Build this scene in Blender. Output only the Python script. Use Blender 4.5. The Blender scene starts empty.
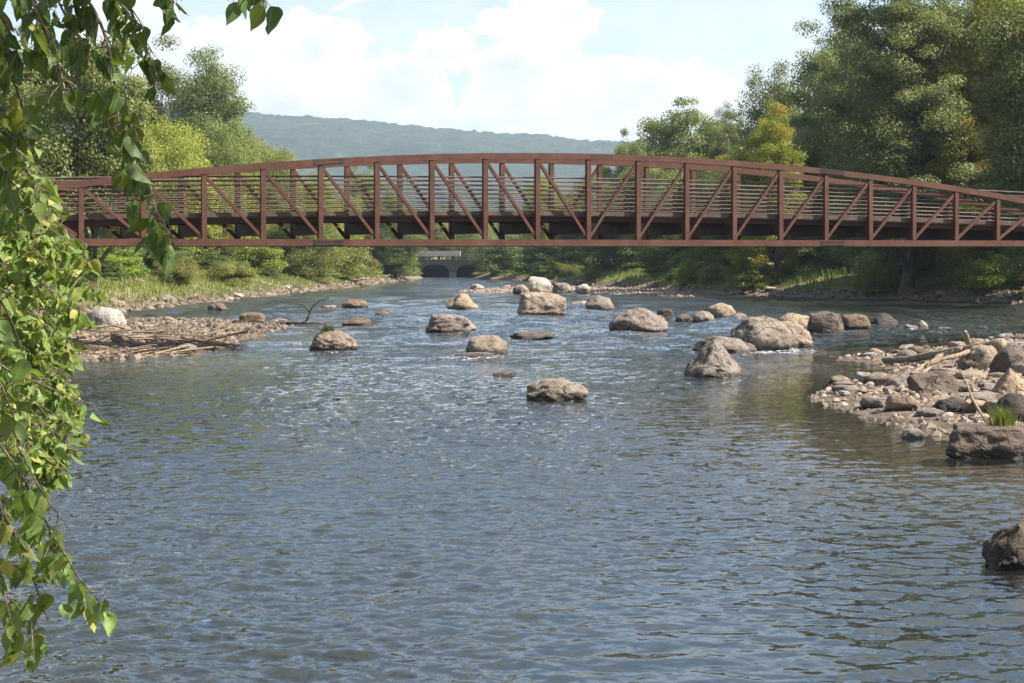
import bpy, bmesh, math, random
import numpy as np
from mathutils import Vector, Matrix, noise as mnoise

scene = bpy.context.scene
COL = scene.collection
R = math.radians

# ------------------------------------------------------------------ camera, sky, sun, exposure
FPX, HOR, CAMH = 1908.0, 262.0, 3.0            # focal length in pixels, horizon row, eye height over the water
cam = bpy.data.cameras.new("camera")
cam.sensor_width = 36.0
cam.lens = FPX * 36.0 / 1024.0
cam.shift_y = -(341.5 - HOR) / 1024.0
cam.clip_start = 0.1
cam.clip_end = 20000.0
camo = bpy.data.objects.new("camera", cam)
COL.objects.link(camo)
camo.location = (0, 0, CAMH)
camo.rotation_euler = (R(90), 0, 0)
scene.camera = camo

SUN_EL, SUN_AZ = R(47), R(95)                 # azimuth clockwise from +Y (the view direction)
sun_dir = Vector((math.sin(SUN_AZ) * math.cos(SUN_EL), math.cos(SUN_AZ) * math.cos(SUN_EL), math.sin(SUN_EL)))
sl = bpy.data.lights.new("sun", 'SUN')
sl.energy = 5.0
sl.angle = R(0.5)
sl.color = (1.0, 0.95, 0.87)
so = bpy.data.objects.new("sun", sl)
COL.objects.link(so)
so.rotation_euler = sun_dir.to_track_quat('Z', 'Y').to_euler()
so.location = (40, 0, 60)

scene.view_settings.view_transform = 'Standard'
scene.view_settings.look = 'None'
scene.view_settings.exposure = 1.34
scene.view_settings.gamma = 1.0
scene.render.engine = 'CYCLES'
cy = scene.cycles
cy.use_denoising = True
cy.max_bounces = 7
cy.diffuse_bounces = 3
cy.glossy_bounces = 3
cy.transmission_bounces = 4
cy.transparent_max_bounces = 8
cy.volume_bounces = 0
cy.caustics_reflective = False
cy.caustics_refractive = False
cy.sample_clamp_indirect = 8.0


class NT:
    """small helper to write node graphs"""
    def __init__(self, tree):
        self.t = tree
        tree.nodes.clear()

    def n(self, typ, ins=None, **props):
        nd = self.t.nodes.new(typ)
        for k, v in props.items():
            setattr(nd, k, v)
        if ins:
            for k, v in ins.items():
                s = nd.inputs[k]
                if hasattr(v, 'is_output') or isinstance(v, bpy.types.NodeSocket):
                    self.t.links.new(v, s)
                else:
                    s.default_value = v
        return nd

    def math(self, op, a, b=None, c=None, clamp=False):
        nd = self.t.nodes.new('ShaderNodeMath')
        nd.operation = op
        nd.use_clamp = clamp
        for i, v in enumerate((a, b, c)):
            if v is None:
                continue
            if isinstance(v, bpy.types.NodeSocket):
                self.t.links.new(v, nd.inputs[i])
            else:
                nd.inputs[i].default_value = v
        return nd.outputs[0]

    def mix(self, fac, a, b, blend='MIX'):
        nd = self.t.nodes.new('ShaderNodeMix')
        nd.data_type = 'RGBA'
        nd.blend_type = blend
        for k, v in ((0, fac), (6, a), (7, b)):
            if isinstance(v, bpy.types.NodeSocket):
                self.t.links.new(v, nd.inputs[k])
            elif k == 0:
                nd.inputs[k].default_value = v
            else:
                nd.inputs[k].default_value = (*v[:3], 1)
        return nd.outputs[2]

    def ramp(self, fac, lo, hi):
        """smoothstep from lo to hi, 0..1"""
        nd = self.t.nodes.new('ShaderNodeMapRange')
        nd.interpolation_type = 'SMOOTHSTEP'
        for k, v in (('Value', fac), ('From Min', lo), ('From Max', hi)):
            if isinstance(v, bpy.types.NodeSocket):
                self.t.links.new(v, nd.inputs[k])
            else:
                nd.inputs[k].default_value = v
        return nd.outputs[0]

    def noise(self, vec, scale, detail=4.0, rough=0.55, dist=0.0):
        nd = self.t.nodes.new('ShaderNodeTexNoise')
        nd.inputs['Scale'].default_value = scale
        nd.inputs['Detail'].default_value = detail
        nd.inputs['Roughness'].default_value = rough
        nd.inputs['Distortion'].default_value = dist
        if vec is not None:
            self.t.links.new(vec, nd.inputs['Vector'])
        return nd.outputs['Fac']

    def link(self, a, b):
        self.t.links.new(a, b)


# sky with cumulus bank
world = bpy.data.worlds.new("World")
scene.world = world
world.use_nodes = True
g = NT(world.node_tree)
sky = g.n('ShaderNodeTexSky')
sky.sky_type = 'NISHITA'
sky.sun_disc = False
sky.sun_elevation = SUN_EL
sky.sun_rotation = SUN_AZ
sky.altitude = 1900
sky.air_density = 1.0
sky.dust_density = 3.0
sky.ozone_density = 1.0
geo = g.n('ShaderNodeTexCoord')
dirv = geo.outputs['Generated']
sep = g.n('ShaderNodeSeparateXYZ', {0: dirv})
dx, dy, dz = sep.outputs
ay = g.math('MAXIMUM', g.math('ABSOLUTE', dy), 0.02)
tu = g.math('DIVIDE', dx, ay)                      # tangent of azimuth / elevation towards the valley
tv = g.math('DIVIDE', dz, ay)
wn = g.n('ShaderNodeCombineXYZ', {0: g.math('MULTIPLY', tu, 1.0), 1: g.math('MULTIPLY', tv, 1.25), 2: g.math('MULTIPLY', dy, 0.4)}).outputs[0]
wrp = g.n('ShaderNodeTexNoise', {'Vector': wn, 'Scale': 30.0, 'Detail': 6.0, 'Roughness': 0.62})
wsp = g.n('ShaderNodeSeparateColor', {0: wrp.outputs['Color']})
wu_ = g.math('ADD', tu, g.math('MULTIPLY', g.math('SUBTRACT', wsp.outputs[0], 0.5), 0.05))
wv_ = g.math('ADD', tv, g.math('MULTIPLY', g.math('SUBTRACT', wsp.outputs[1], 0.5), 0.045))
n1 = g.noise(wn, 16.0, 8.0, 0.58, 0.15)
n2 = g.noise(wn, 55.0, 5.0, 0.55, 0.1)
CLOUDS = [(215, 78, 120, 66), (318, 60, 62, 50), (300, 20, 40, 16), (382, 98, 85, 52), (440, 52, 42, 32), (505, 80, 66, 46),
          (562, 14, 50, 26), (516, 28, 44, 20), (598, 100, 76, 50), (668, 104, 58, 36), (724, 112, 34, 30), (640, 128, 150, 24),
          (300, 120, 180, 36), (120, 40, 90, 60), (370, 4, 40, 7), (850, 110, 90, 40), (905, 45, 70, 30), (60, 120, 120, 60),
          (560, 55, 34, 26), (480, 118, 140, 22)]
acc = None
for (px, py, rx, ry) in CLOUDS:
    u0, v0, a, b = (px - 512) / FPX, (HOR - py) / FPX, rx / FPX, ry / FPX
    ex = g.math('MULTIPLY', g.math('SUBTRACT', wu_, u0), 1 / a)
    ey = g.math('MULTIPLY', g.math('SUBTRACT', wv_, v0), 1 / b)
    q = g.math('SUBTRACT', 1.0, g.math('SQRT', g.math('ADD', g.math('MULTIPLY', ex, ex), g.math('MULTIPLY', ey, ey))))
    acc = q if acc is None else g.math('MAXIMUM', acc, q)
front = g.ramp(dy, 0.0, 0.15)
low = g.math('SUBTRACT', 1.0, g.ramp(tv, 0.16, 0.26))
acc = g.math('ADD', g.math('MULTIPLY', g.math('MULTIPLY', acc, front), 1.0), g.math('MULTIPLY', g.math('SUBTRACT', g.math('MULTIPLY', front, low), 1.0), 2.0))
# looser cumulus over the rest of the dome
pz = g.math('ADD', g.math('MAXIMUM', dz, 0.0), 0.12)
dome = g.n('ShaderNodeCombineXYZ', {0: g.math('DIVIDE', dx, pz), 1: g.math('DIVIDE', dy, pz), 2: 0.37}).outputs[0]
nd_ = g.noise(dome, 0.9, 7.0, 0.6, 0.2)
domeM = g.math('MULTIPLY', g.ramp(nd_, 0.46, 0.63), g.ramp(tv, 0.10, 0.18))
edge = g.math('ADD', acc, g.math('ADD', g.math('MULTIPLY', g.math('SUBTRACT', n1, 0.5), 0.9), g.math('MULTIPLY', g.math('SUBTRACT', n2, 0.5), 0.5)))
mask = g.math('MAXIMUM', g.ramp(edge, 0.02, 0.17), g.math('MULTIPLY', domeM, 0.85))
wisp = g.math('MULTIPLY', g.math('MULTIPLY_ADD', g.ramp(n1, 0.38, 0.72), 0.32, 0.34), g.math('SUBTRACT', 1.0, g.ramp(tv, 0.10, 0.24)))
mask = g.math('MAXIMUM', mask, wisp)
body = g.ramp(edge, 0.1, 0.95)
n3 = g.noise(wn, 26.0, 5.0, 0.5, 0.4)
shade = g.math('MULTIPLY', body, g.ramp(n3, 0.36, 0.66))
ccol = g.mix(shade, (6.0, 5.95, 5.8), (4.2, 4.45, 4.65))
skyc = g.mix(1.0, sky.outputs[0], (1.0, 1.0, 1.0), 'MULTIPLY')
final = g.mix(mask, skyc, ccol)
bg = g.n('ShaderNodeBackground', {'Color': final, 'Strength': 0.078})
g.link(bg.outputs[0], g.n('ShaderNodeOutputWorld').inputs[0])

# ------------------------------------------------------------------ helpers
rng = np.random.default_rng(7)
random.seed(7)


def wp(px, py):
    """point of the water plane that the photograph shows at a pixel"""
    y = CAMH * FPX / (py - HOR)
    return ((px - 512) / FPX * y, y)


def tag(o, label=None, cat=None, group=None, kind=None):
    if label: o['label'] = label
    if cat: o['category'] = cat
    if group: o['group'] = group
    if kind: o['kind'] = kind
    return o


def empty(name, loc, label, cat, group=None, rz=0.0, scale=None):
    o = bpy.data.objects.new(name, None)
    o.empty_display_size = 0.3
    COL.objects.link(o)
    o.location = loc
    o.rotation_euler = (0, 0, rz)
    if scale: o.scale = scale
    return tag(o, label, cat, group)


def link(name, me, parent=None, loc=None):
    o = bpy.data.objects.new(name, me)
    COL.objects.link(o)
    if parent is not None: o.parent = parent
    if loc is not None: o.location = loc
    return o


def np_mesh(name, V, F, mat=None, smooth=False, attrs=None, midx=None):
    """V (n,3), F a (m,k) array or a list of such arrays"""
    V = np.asarray(V, np.float32)
    Fs = F if isinstance(F, list) else [F]
    Fs = [np.asarray(f, np.int32) for f in Fs if len(f)]
    me = bpy.data.meshes.new(name)
    me.vertices.add(len(V))
    me.vertices.foreach_set('co', V.ravel())
    loops = np.concatenate([f.ravel() for f in Fs])
    tot = np.concatenate([np.full(len(f), f.shape[1], np.int32) for f in Fs])
    st = np.concatenate([[0], np.cumsum(tot)[:-1]]).astype(np.int32)
    me.loops.add(len(loops))
    me.loops.foreach_set('vertex_index', loops)
    me.polygons.add(len(tot))
    me.polygons.foreach_set('loop_start', st)
    me.polygons.foreach_set('loop_total', tot)
    me.polygons.foreach_set('use_smooth', np.full(len(tot), bool(smooth)))
    if attrs:
        for k, a in attrs.items():
            at = me.attributes.new(k, 'FLOAT', 'POINT')
            at.data.foreach_set('value', np.asarray(a, np.float32))
    mats = mat if isinstance(mat, (list, tuple)) else [mat]
    for m in mats:
        if m: me.materials.append(m)
    if midx is not None:
        me.polygons.foreach_set('material_index', np.asarray(midx, np.int32))
    me.update(calc_edges=True)
    me.validate()
    return me


class MB:
    """collects vertices and faces"""
    def __init__(self):
        self.v, self.q, self.n = [], [], 0

    def add(self, V, F):
        F = np.asarray(F, np.int32)
        self.v.append(np.asarray(V, np.float32))
        self.q.append(F + self.n)
        self.n += len(V)

    def box(self, c, s, M=None):
        x, y, z = s[0] / 2, s[1] / 2, s[2] / 2
        V = np.array([(-x, -y, -z), (x, -y, -z), (x, y, -z), (-x, y, -z), (-x, -y, z), (x, -y, z), (x, y, z), (-x, y, z)], float)
        if M is not None: V = V @ np.asarray(M.to_3x3()).T
        self.add(V + np.array(c), [(0, 3, 2, 1), (4, 5, 6, 7), (0, 1, 5, 4), (1, 2, 6, 5), (2, 3, 7, 6), (3, 0, 4, 7)])
        return self

    def beam(self, a, b, w, h, up=(0, 0, 1)):
        """square tube from a to b; w across, h along up"""
        a, b = Vector(a), Vector(b)
        d = (b - a).normalized()
        s = d.cross(Vector(up))
        if s.length < 1e-4: s = d.cross(Vector((0, 1, 0)))
        s.normalize()
        u = s.cross(d)
        V = []
        for p in (a, b):
            for i, j in ((-1, -1), (1, -1), (1, 1), (-1, 1)):
                V.append(p + s * (w / 2 * i) + u * (h / 2 * j))
        self.add([tuple(v) for v in V], [(3, 2, 1, 0), (4, 5, 6, 7), (0, 1, 5, 4), (1, 2, 6, 5), (2, 3, 7, 6), (3, 0, 4, 7)])
        return self

    def tube(self, pts, rad, sides=7):
        P = np.asarray(pts, float)
        n = len(P)
        rad = np.broadcast_to(np.asarray(rad, float), (n,))
        T = np.gradient(P, axis=0)
        T /= np.linalg.norm(T, axis=1)[:, None] + 1e-9
        ref = np.array([0.31, 0.95, 0.05])
        ref = np.where(np.abs(T @ ref)[:, None] > 0.95, np.array([1.0, 0, 0]), ref)
        A = np.cross(T, ref); A /= np.linalg.norm(A, axis=1)[:, None] + 1e-9
        B = np.cross(T, A)
        th = np.linspace(0, 2 * np.pi, sides, endpoint=False)
        V = P[:, None, :] + rad[:, None, None] * (np.cos(th)[None, :, None] * A[:, None, :] + np.sin(th)[None, :, None] * B[:, None, :])
        i = np.arange(n - 1)[:, None] * sides
        j = np.arange(sides)[None, :]
        k = (j + 1) % sides
        Q = np.stack([i + j, i + k, i + sides + k, i + sides + j], -1).reshape(-1, 4)
        self.add(V.reshape(-1, 3), Q)
        return self

    def arrays(self):
        return np.concatenate(self.v), np.concatenate(self.q)

    def build(self, name, mat, parent=None, smooth=False, loc=None):
        V, Q = self.arrays()
        return link(name, np_mesh(name, V, Q, mat, smooth), parent, loc)


def new_mat(name):
    m = bpy.data.materials.new(name)
    m.use_nodes = True
    return m, NT(m.node_tree)


def finish(g, shader, disp=None):
    g.link(shader, g.n('ShaderNodeOutputMaterial').inputs[0])


def bump(g, h, strength=0.4, dist=0.02):
    return g.n('ShaderNodeBump', {'Height': h, 'Strength': strength, 'Distance': dist}).outputs[0]


# ------------------------------------------------------------------ materials
def leaf_mat(name, dark, light, accent=None, trans=0.3, rough=0.5, spec=0.3, blotch=0.0):
    m, g = new_mat(name)
    a = g.n('ShaderNodeAttribute', attribute_name='tone').outputs['Fac']
    rnd = g.n('ShaderNodeObjectInfo').outputs['Random']
    c = g.mix(a, dark, light)
    if accent is not None:
        b = g.n('ShaderNodeAttribute', attribute_name='accent').outputs['Fac']
        c = g.mix(b, c, accent)
    vn = g.n('ShaderNodeAttribute', attribute_name='vein').outputs['Fac']
    c = g.mix(g.math('MULTIPLY', g.ramp(vn, 0.78, 1.0), 0.45), c, (0.24, 0.29, 0.12))
    hsv = g.n('ShaderNodeHueSaturation', {'Color': c, 'Hue': g.math('MULTIPLY_ADD', rnd, 0.03, 0.485), 'Value': g.math('MULTIPLY_ADD', rnd, 0.3, 0.85)})
    c = hsv.outputs[0]
    p = g.n('ShaderNodeBsdfPrincipled', {'Base Color': c, 'Roughness': rough, 'Specular IOR Level': spec})
    tcol = g.mix(0.45, c, (0.32, 0.42, 0.03))
    if blotch:
        ob = g.n('ShaderNodeTexCoord').outputs['Object']
        b1 = g.noise(ob, 38.0, 4, 0.6); b2 = g.noise(ob, 150.0, 3, 0.6)
        c2 = g.mix(g.math('MULTIPLY', g.ramp(b1, 0.35, 0.7), 0.5), c, g.mix(0.5, c, (0.20, 0.25, 0.06)))
        c2 = g.mix(g.math('MULTIPLY', g.ramp(b2, 0.66, 0.72), 0.8), c2, (0.10, 0.06, 0.025))
        g.link(c2, p.inputs['Base Color'])
        g.link(bump(g, g.math('ADD', b1, g.math('MULTIPLY', vn, 0.5)), 0.35, 0.01), p.inputs['Normal'])
    t = g.n('ShaderNodeBsdfTranslucent', {'Color': tcol})
    mx = g.n('ShaderNodeMixShader', {0: trans, 1: p.outputs[0], 2: t.outputs[0]})
    finish(g, mx.outputs[0])
    return m


M = {}
M['cottonwood'] = leaf_mat('cottonwood_leaf', (0.080, 0.105, 0.028), (0.17, 0.195, 0.058), (0.26, 0.12, 0.045))
M['willow'] = leaf_mat('willow_leaf', (0.19, 0.228, 0.040), (0.38, 0.40, 0.075), (0.40, 0.34, 0.06), trans=0.42)
M['olive'] = leaf_mat('olive_leaf', (0.125, 0.150, 0.042), (0.245, 0.265, 0.085), (0.26, 0.23, 0.07), trans=0.36)
M['silver'] = leaf_mat('silver_leaf', (0.105, 0.128, 0.034), (0.235, 0.255, 0.095), (0.24, 0.26, 0.13), trans=0.3)
M['golden'] = leaf_mat('golden_leaf', (0.15, 0.158, 0.022), (0.34, 0.315, 0.038), (0.36, 0.20, 0.03), trans=0.4)
M['dark'] = leaf_mat('shrub_leaf', (0.050, 0.074, 0.020), (0.125, 0.16, 0.042), (0.17, 0.18, 0.035))
M['goldbush'] = leaf_mat('goldbush_leaf', (0.125, 0.135, 0.040), (0.26, 0.25, 0.075), (0.34, 0.26, 0.08), trans=0.38)
M['lime'] = leaf_mat('lime_leaf', (0.12, 0.17, 0.026), (0.24, 0.29, 0.045), (0.34, 0.33, 0.05), trans=0.4)
M['spray'] = leaf_mat('spray_leaf', (0.038, 0.078, 0.018), (0.08, 0.14, 0.034), (0.26, 0.26, 0.035), trans=0.34, rough=0.5, spec=0.32, blotch=1)
M['side'] = leaf_mat('side_leaf', (0.105, 0.165, 0.030), (0.20, 0.27, 0.065), (0.40, 0.38, 0.09), trans=0.32, rough=0.52, spec=0.3, blotch=1)
M['grass'] = leaf_mat('grass_blade', (0.085, 0.13, 0.022), (0.18, 0.215, 0.045), (0.33, 0.27, 0.12), trans=0.3, rough=0.6)


def bark_mat(name, a, b):
    m, g = new_mat(name)
    pos = g.n('ShaderNodeTexCoord').outputs['Object']
    st = g.n('ShaderNodeMapping', {0: pos, 'Scale': (6, 6, 1.4)}).outputs[0]
    n = g.noise(st, 3.0, 6, 0.65)
    c = g.mix(g.ramp(n, 0.3, 0.7), a, b)
    p = g.n('ShaderNodeBsdfPrincipled', {'Base Color': c, 'Roughness': 0.9, 'Specular IOR Level': 0.15, 'Normal': bump(g, n, 0.7, 0.05)})
    finish(g, p.outputs[0])
    return m


M['bark'] = bark_mat('bark', (0.055, 0.042, 0.032), (0.16, 0.13, 0.105))
M['twig'] = bark_mat('twig', (0.11, 0.085, 0.055), (0.26, 0.21, 0.15))
M['driftwood'] = bark_mat('driftwood', (0.15, 0.108, 0.072), (0.36, 0.275, 0.195))


def rock_mat(name, a, b, c, wet=True):
    m, g = new_mat(name)
    ge = g.n('ShaderNodeNewGeometry').outputs['Position']
    pos = g.n('ShaderNodeTexCoord').outputs['Object']
    rnd = g.n('ShaderNodeObjectInfo').outputs['Random']
    n = g.noise(ge, 1.6, 6, 0.6, 0.3)
    nf = g.noise(ge, 9.0, 8, 0.7)
    sp = g.noise(ge, 34.0, 3, 0.6)
    col = g.mix(g.ramp(n, 0.33, 0.66), a, b)
    col = g.mix(g.math('MULTIPLY', g.ramp(nf, 0.45, 0.7), 0.75), col, c)
    col = g.mix(g.math('MULTIPLY', g.ramp(sp, 0.52, 0.68), 0.45), col, (0.075, 0.06, 0.048))
    wv = g.n('ShaderNodeTexNoise', {'Vector': ge, 'Scale': 1.1, 'Detail': 5.0, 'Distortion': 0.8})
    ck = g.math('SUBTRACT', 1.0, g.ramp(g.math('ABSOLUTE', g.math('SUBTRACT', wv.outputs['Fac'], 0.5)), 0.0, 0.016))
    col = g.mix(g.math('MULTIPLY', ck, 0.7), col, (0.05, 0.04, 0.03))
    hs = g.n('ShaderNodeHueSaturation', {'Color': col, 'Saturation': g.math('MULTIPLY_ADD', rnd, 0.45, 0.70), 'Value': g.math('MULTIPLY_ADD', rnd, 0.4, 0.78), 'Hue': g.math('MULTIPLY_ADD', rnd, 0.016, 0.492)})
    col = hs.outputs[0]
    rough = 0.85
    if wet:
        z = g.n('ShaderNodeSeparateXYZ', {0: ge}).outputs[2]
        w = g.math('SUBTRACT', 1.0, g.ramp(g.math('ADD', z, g.math('MULTIPLY', g.math('SUBTRACT', n, 0.5), 0.22)), 0.07, 0.17))
        col = g.mix(g.math('MULTIPLY', w, 0.72), col, (0.028, 0.024, 0.02))      # wet, algae-stained foot of the stone
        rough = g.math('MULTIPLY_ADD', w, -0.5, 0.85)
    h = g.math('ADD', g.math('MULTIPLY_ADD', ck, -0.5, g.math('MULTIPLY', n, 0.6)), g.math('ADD', nf, g.math('MULTIPLY', sp, 0.25)))
    p = g.n('ShaderNodeBsdfPrincipled', {'Base Color': col, 'Roughness': rough, 'Specular IOR Level': 0.3, 'Normal': bump(g, h, 1.0, 0.12)})
    finish(g, p.outputs[0])
    return m


M['rock_tan'] = rock_mat('rock_tan', (0.285, 0.205, 0.145), (0.41, 0.315, 0.23), (0.15, 0.108, 0.078))
M['rock_grey'] = rock_mat('rock_grey', (0.215, 0.168, 0.128), (0.33, 0.272, 0.215), (0.115, 0.09, 0.07))
M['rock_brown'] = rock_mat('rock_brown', (0.155, 0.105, 0.073), (0.235, 0.167, 0.118), (0.095, 0.067, 0.048))
M['rock_pale'] = rock_mat('rock_pale', (0.42, 0.355, 0.29), (0.52, 0.455, 0.385), (0.30, 0.25, 0.20))
M['rock_dark'] = rock_mat('rock_dark', (0.075, 0.056, 0.042), (0.13, 0.10, 0.073), (0.045, 0.034, 0.026))


def steel(name, base, rust, rough=0.72, spec=0.35, patina=0.5):
    m, g = new_mat(name)
    ge = g.n('ShaderNodeTexCoord').outputs['Object']
    n = g.noise(ge, 2.3, 7, 0.65)
    st = g.n('ShaderNodeMapping', {0: ge, 'Scale': (5, 5, 0.8)}).outputs[0]
    n2 = g.noise(st, 4.0, 5, 0.7)
    col = g.mix(g.ramp(n, 0.35, 0.68), base, rust)
    col = g.mix(g.math('MULTIPLY', g.ramp(n2, 0.5, 0.72), 0.55), col, (0.045, 0.021, 0.016))
    n3 = g.noise(ge, 0.55, 4, 0.6)
    col = g.mix(g.math('MULTIPLY', g.ramp(n3, 0.5, 0.7), patina), col, (0.125, 0.062, 0.040))
    p = g.n('ShaderNodeBsdfPrincipled', {'Base Color': col, 'Roughness': rough, 'Specular IOR Level': spec, 'Normal': bump(g, n2, 0.15, 0.01)})
    finish(g, p.outputs[0])
    return m


M['steel'] = steel('weathering_steel', (0.074, 0.027, 0.016), (0.112, 0.044, 0.026))
M['steel_dark'] = steel('dark_steel', (0.036, 0.019, 0.015), (0.055, 0.028, 0.022))
M['rail'] = steel('rail_steel', (0.080, 0.055, 0.043), (0.12, 0.088, 0.070), 0.6, 0.2, 0.0)


def plain(name, base, rough=0.8, var=0.35, scale=1.5, spec=0.3):
    m, g = new_mat(name)
    ge = g.n('ShaderNodeTexCoord').outputs['Object']
    n = g.noise(ge, scale, 7, 0.62)
    col = g.mix(n, tuple(c * (1 - var) for c in base), tuple(min(1, c * (1 + var)) for c in base))
    p = g.n('ShaderNodeBsdfPrincipled', {'Base Color': col, 'Roughness': rough, 'Specular IOR Level': spec, 'Normal': bump(g, n, 0.25, 0.02)})
    finish(g, p.outputs[0])
    return m


M['concrete'] = plain('concrete', (0.33, 0.30, 0.26), 0.9)
M['concrete_old'] = plain('old_concrete', (0.085, 0.073, 0.06), 0.9)
M['deckwood'] = plain('deck_planks', (0.17, 0.125, 0.095), 0.85, 0.3, 4.0)
M['galv'] = plain('galvanised', (0.20, 0.20, 0.19), 0.5, 0.15)
M['white_paint'] = plain('white_paint', (0.78, 0.78, 0.76), 0.35, 0.05)
M['red_paint'] = plain('red_paint', (0.45, 0.03, 0.025), 0.35, 0.1)
M['glass'] = plain('dark_glass', (0.02, 0.025, 0.03), 0.08, 0.1, spec=0.6)
M['tyre'] = plain('tyre', (0.02, 0.02, 0.02), 0.9, 0.1)

# ------------------------------------------------------------------ terrain
LEFT_BANK = [(-300, -60), (12, -60), (9, -6), (3, -3), (-2, 3), (-6, 12), (-9.2, 25), (-14, 40), (-18, 54), (-20.5, 66), (-22.5, 82), (-22.0, 96), (-23.4, 117),
             (-22.8, 139), (-21.6, 163), (-21.0, 191), (-19.4, 229), (-17.9, 301), (-16.5, 345), (-17.5, 372), (-18.6, 385), (-18.6, 425), (-300, 425)]
RIGHT_BANK = [(300, 425), (-5.5, 425), (-5.5, 385), (-7, 352), (1.0, 322), (7.0, 272), (12.5, 221), (17.6, 181), (24, 160), (30.6, 150), (36.5, 141),
              (33, 118), (27, 96), (22.6, 80), (21, 68), (17.6, 54), (14.3, 40), (12.5, 28), (12, 12), (14, -60), (300, -60)]
LEFT_BAR = [(-24, 92), wp(60, 322), wp(120, 320), wp(180, 321), wp(236, 321), wp(288, 326.5), wp(262, 333), wp(242, 341), wp(222, 349), wp(180, 356), wp(90, 361), wp(30, 364), (-20, 57), (-26, 66)]
RIGHT_BAR = [wp(1060, 458), wp(985, 446), wp(935, 432), wp(900, 423), wp(850, 408), wp(816, 399), wp(842, 386), wp(872, 379), wp(905, 371), wp(878, 362), wp(846, 359.5),
             wp(850, 355.5), wp(900, 354), wp(950, 347), wp(990, 339), wp(1040, 334), (26, 76), (24, 50), (14, 28)]
ISLAND = [wp(455, 291.5), wp(500, 288.5), wp(540, 287), wp(590, 287.6), wp(650, 289.5), wp(700, 293), wp(690, 296.5), wp(640, 295.5), wp(585, 292.5), wp(540, 292.5), wp(490, 293.2)]


def sdist(P, poly):
    """signed distance to a polygon, positive inside"""
    poly = np.asarray(poly, float)
    A, B = poly, np.roll(poly, -1, 0)
    d2 = np.full(len(P), 1e18)
    inside = np.zeros(len(P), bool)
    for a, b in zip(A, B):
        e = b - a
        t = np.clip(((P - a) @ e) / (e @ e + 1e-12), 0, 1)
        q = P - a - t[:, None] * e
        d2 = np.minimum(d2, (q * q).sum(1))
        c = ((a[1] > P[:, 1]) != (b[1] > P[:, 1]))
        with np.errstate(divide='ignore', invalid='ignore'):
            xi = (b[0] - a[0]) * (P[:, 1] - a[1]) / (b[1] - a[1] + 1e-12) + a[0]
        inside ^= c & (P[:, 0] < xi)
    d = np.sqrt(d2)
    return np.where(inside, d, -d)


_wr = np.random.default_rng(11)
_dirs = [(math.cos(t), math.sin(t)) for t in _wr.uniform(0, 2 * np.pi, 40)]
_ph = _wr.uniform(0, 2 * np.pi, 40)


def wob(x, y, wl, k0=0, n=6):
    s = 0
    for i in range(k0, k0 + n):
        s = s + np.sin((x * _dirs[i][0] + y * _dirs[i][1]) * 2 * np.pi / (wl * (0.7 + 0.12 * (i - k0))) + _ph[i])
    return s / n


BANKS = [(LEFT_BANK, 2.7, 0.40), (RIGHT_BANK, 2.8, 0.42), (LEFT_BAR, 0.22, 0.08), (RIGHT_BAR, 0.42, 0.09), (ISLAND, 0.34, 0.06)]


def ground_z(x, y, detail=True):
    x = np.atleast_1d(np.asarray(x, float)); y = np.atleast_1d(np.asarray(y, float))
    P = np.stack([x, y], 1)
    if detail:
        P = P + np.stack([wob(x, y, 5.0, 0) * 0.5 + wob(x, y, 1.7, 20) * 0.15, wob(x, y, 5.0, 6) * 0.7 + wob(x, y, 1.7, 26) * 0.2], 1)
    z = np.full(len(x), -9.0)
    for poly, H, s in BANKS:
        sh = 0.09 if poly is RIGHT_BAR else (0.13 if H < 1 else 0.24)
        d = sdist(P, poly)
        zi = np.where(d > 0, H * (1 - np.exp(-np.maximum(d, 0) * s / H)), -1.15 * (1 - np.exp(np.minimum(d, 0) * sh / 1.15)))
        z = np.maximum(z, zi)
    far = np.clip((y - 424) / 60, 0, 1)
    z = np.maximum(z, -0.9 + far * 4.0)
    if detail:
        z = z + 0.05 * wob(x, y, 1.1, 12) + np.where(z > 0.8, 0.22 * wob(x, y, 7.0, 16), 0)
    return z


# the ground: one sheet from behind the camera to past the hills
rows = np.concatenate([np.arange(-60, 12, 3.0), 12 * 1.0135 ** np.arange(0, 275), np.geomspace(485, 7000, 40)])
cols = np.sign(np.linspace(-1, 1, 321)) * np.abs(np.linspace(-1, 1, 321)) ** 1.6
Yg = rows[:, None] + 0 * cols[None, :]
Xg = cols[None, :] * (60 + 0.85 * np.abs(rows[:, None]))
Zg = ground_z(Xg.ravel(), Yg.ravel()).reshape(Xg.shape)
Zg = Zg + np.clip((Yg - 700) / 4000, 0, 1) * 60
nr, nc = Xg.shape
idx = (np.arange(nr - 1)[:, None] * nc + np.arange(nc - 1)[None, :])
GQ = np.stack([idx, idx + 1, idx + nc + 1, idx + nc], -1).reshape(-1, 4)

m, g = new_mat('ground')
ge = g.n('ShaderNodeNewGeometry').outputs['Position']
z = g.n('ShaderNodeSeparateXYZ', {0: ge}).outputs[2]
n = g.noise(ge, 0.25, 7, 0.65, 0.4)
nf = g.noise(ge, 3.5, 8, 0.7)
vor = g.n('ShaderNodeTexVoronoi', {'Vector': ge, 'Scale': 3.6, 'Randomness': 1.0})
peb = g.n('ShaderNodeSeparateColor', {0: vor.outputs['Color']}).outputs[0]
bed = g.mix(nf, (0.016, 0.020, 0.017), (0.055, 0.056, 0.042))
bed = g.mix(g.ramp(z, -0.55, -0.12), bed, g.mix(peb, (0.10, 0.066, 0.040), (0.23, 0.16, 0.10)))  # deep bed painted darker in place of light absorbed by the water
gravel = g.mix(peb, (0.105, 0.078, 0.056), (0.27, 0.21, 0.155))
gravel = g.mix(g.math('MULTIPLY', g.ramp(nf, 0.5, 0.75), 0.6), gravel, (0.15, 0.115, 0.085))
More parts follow.
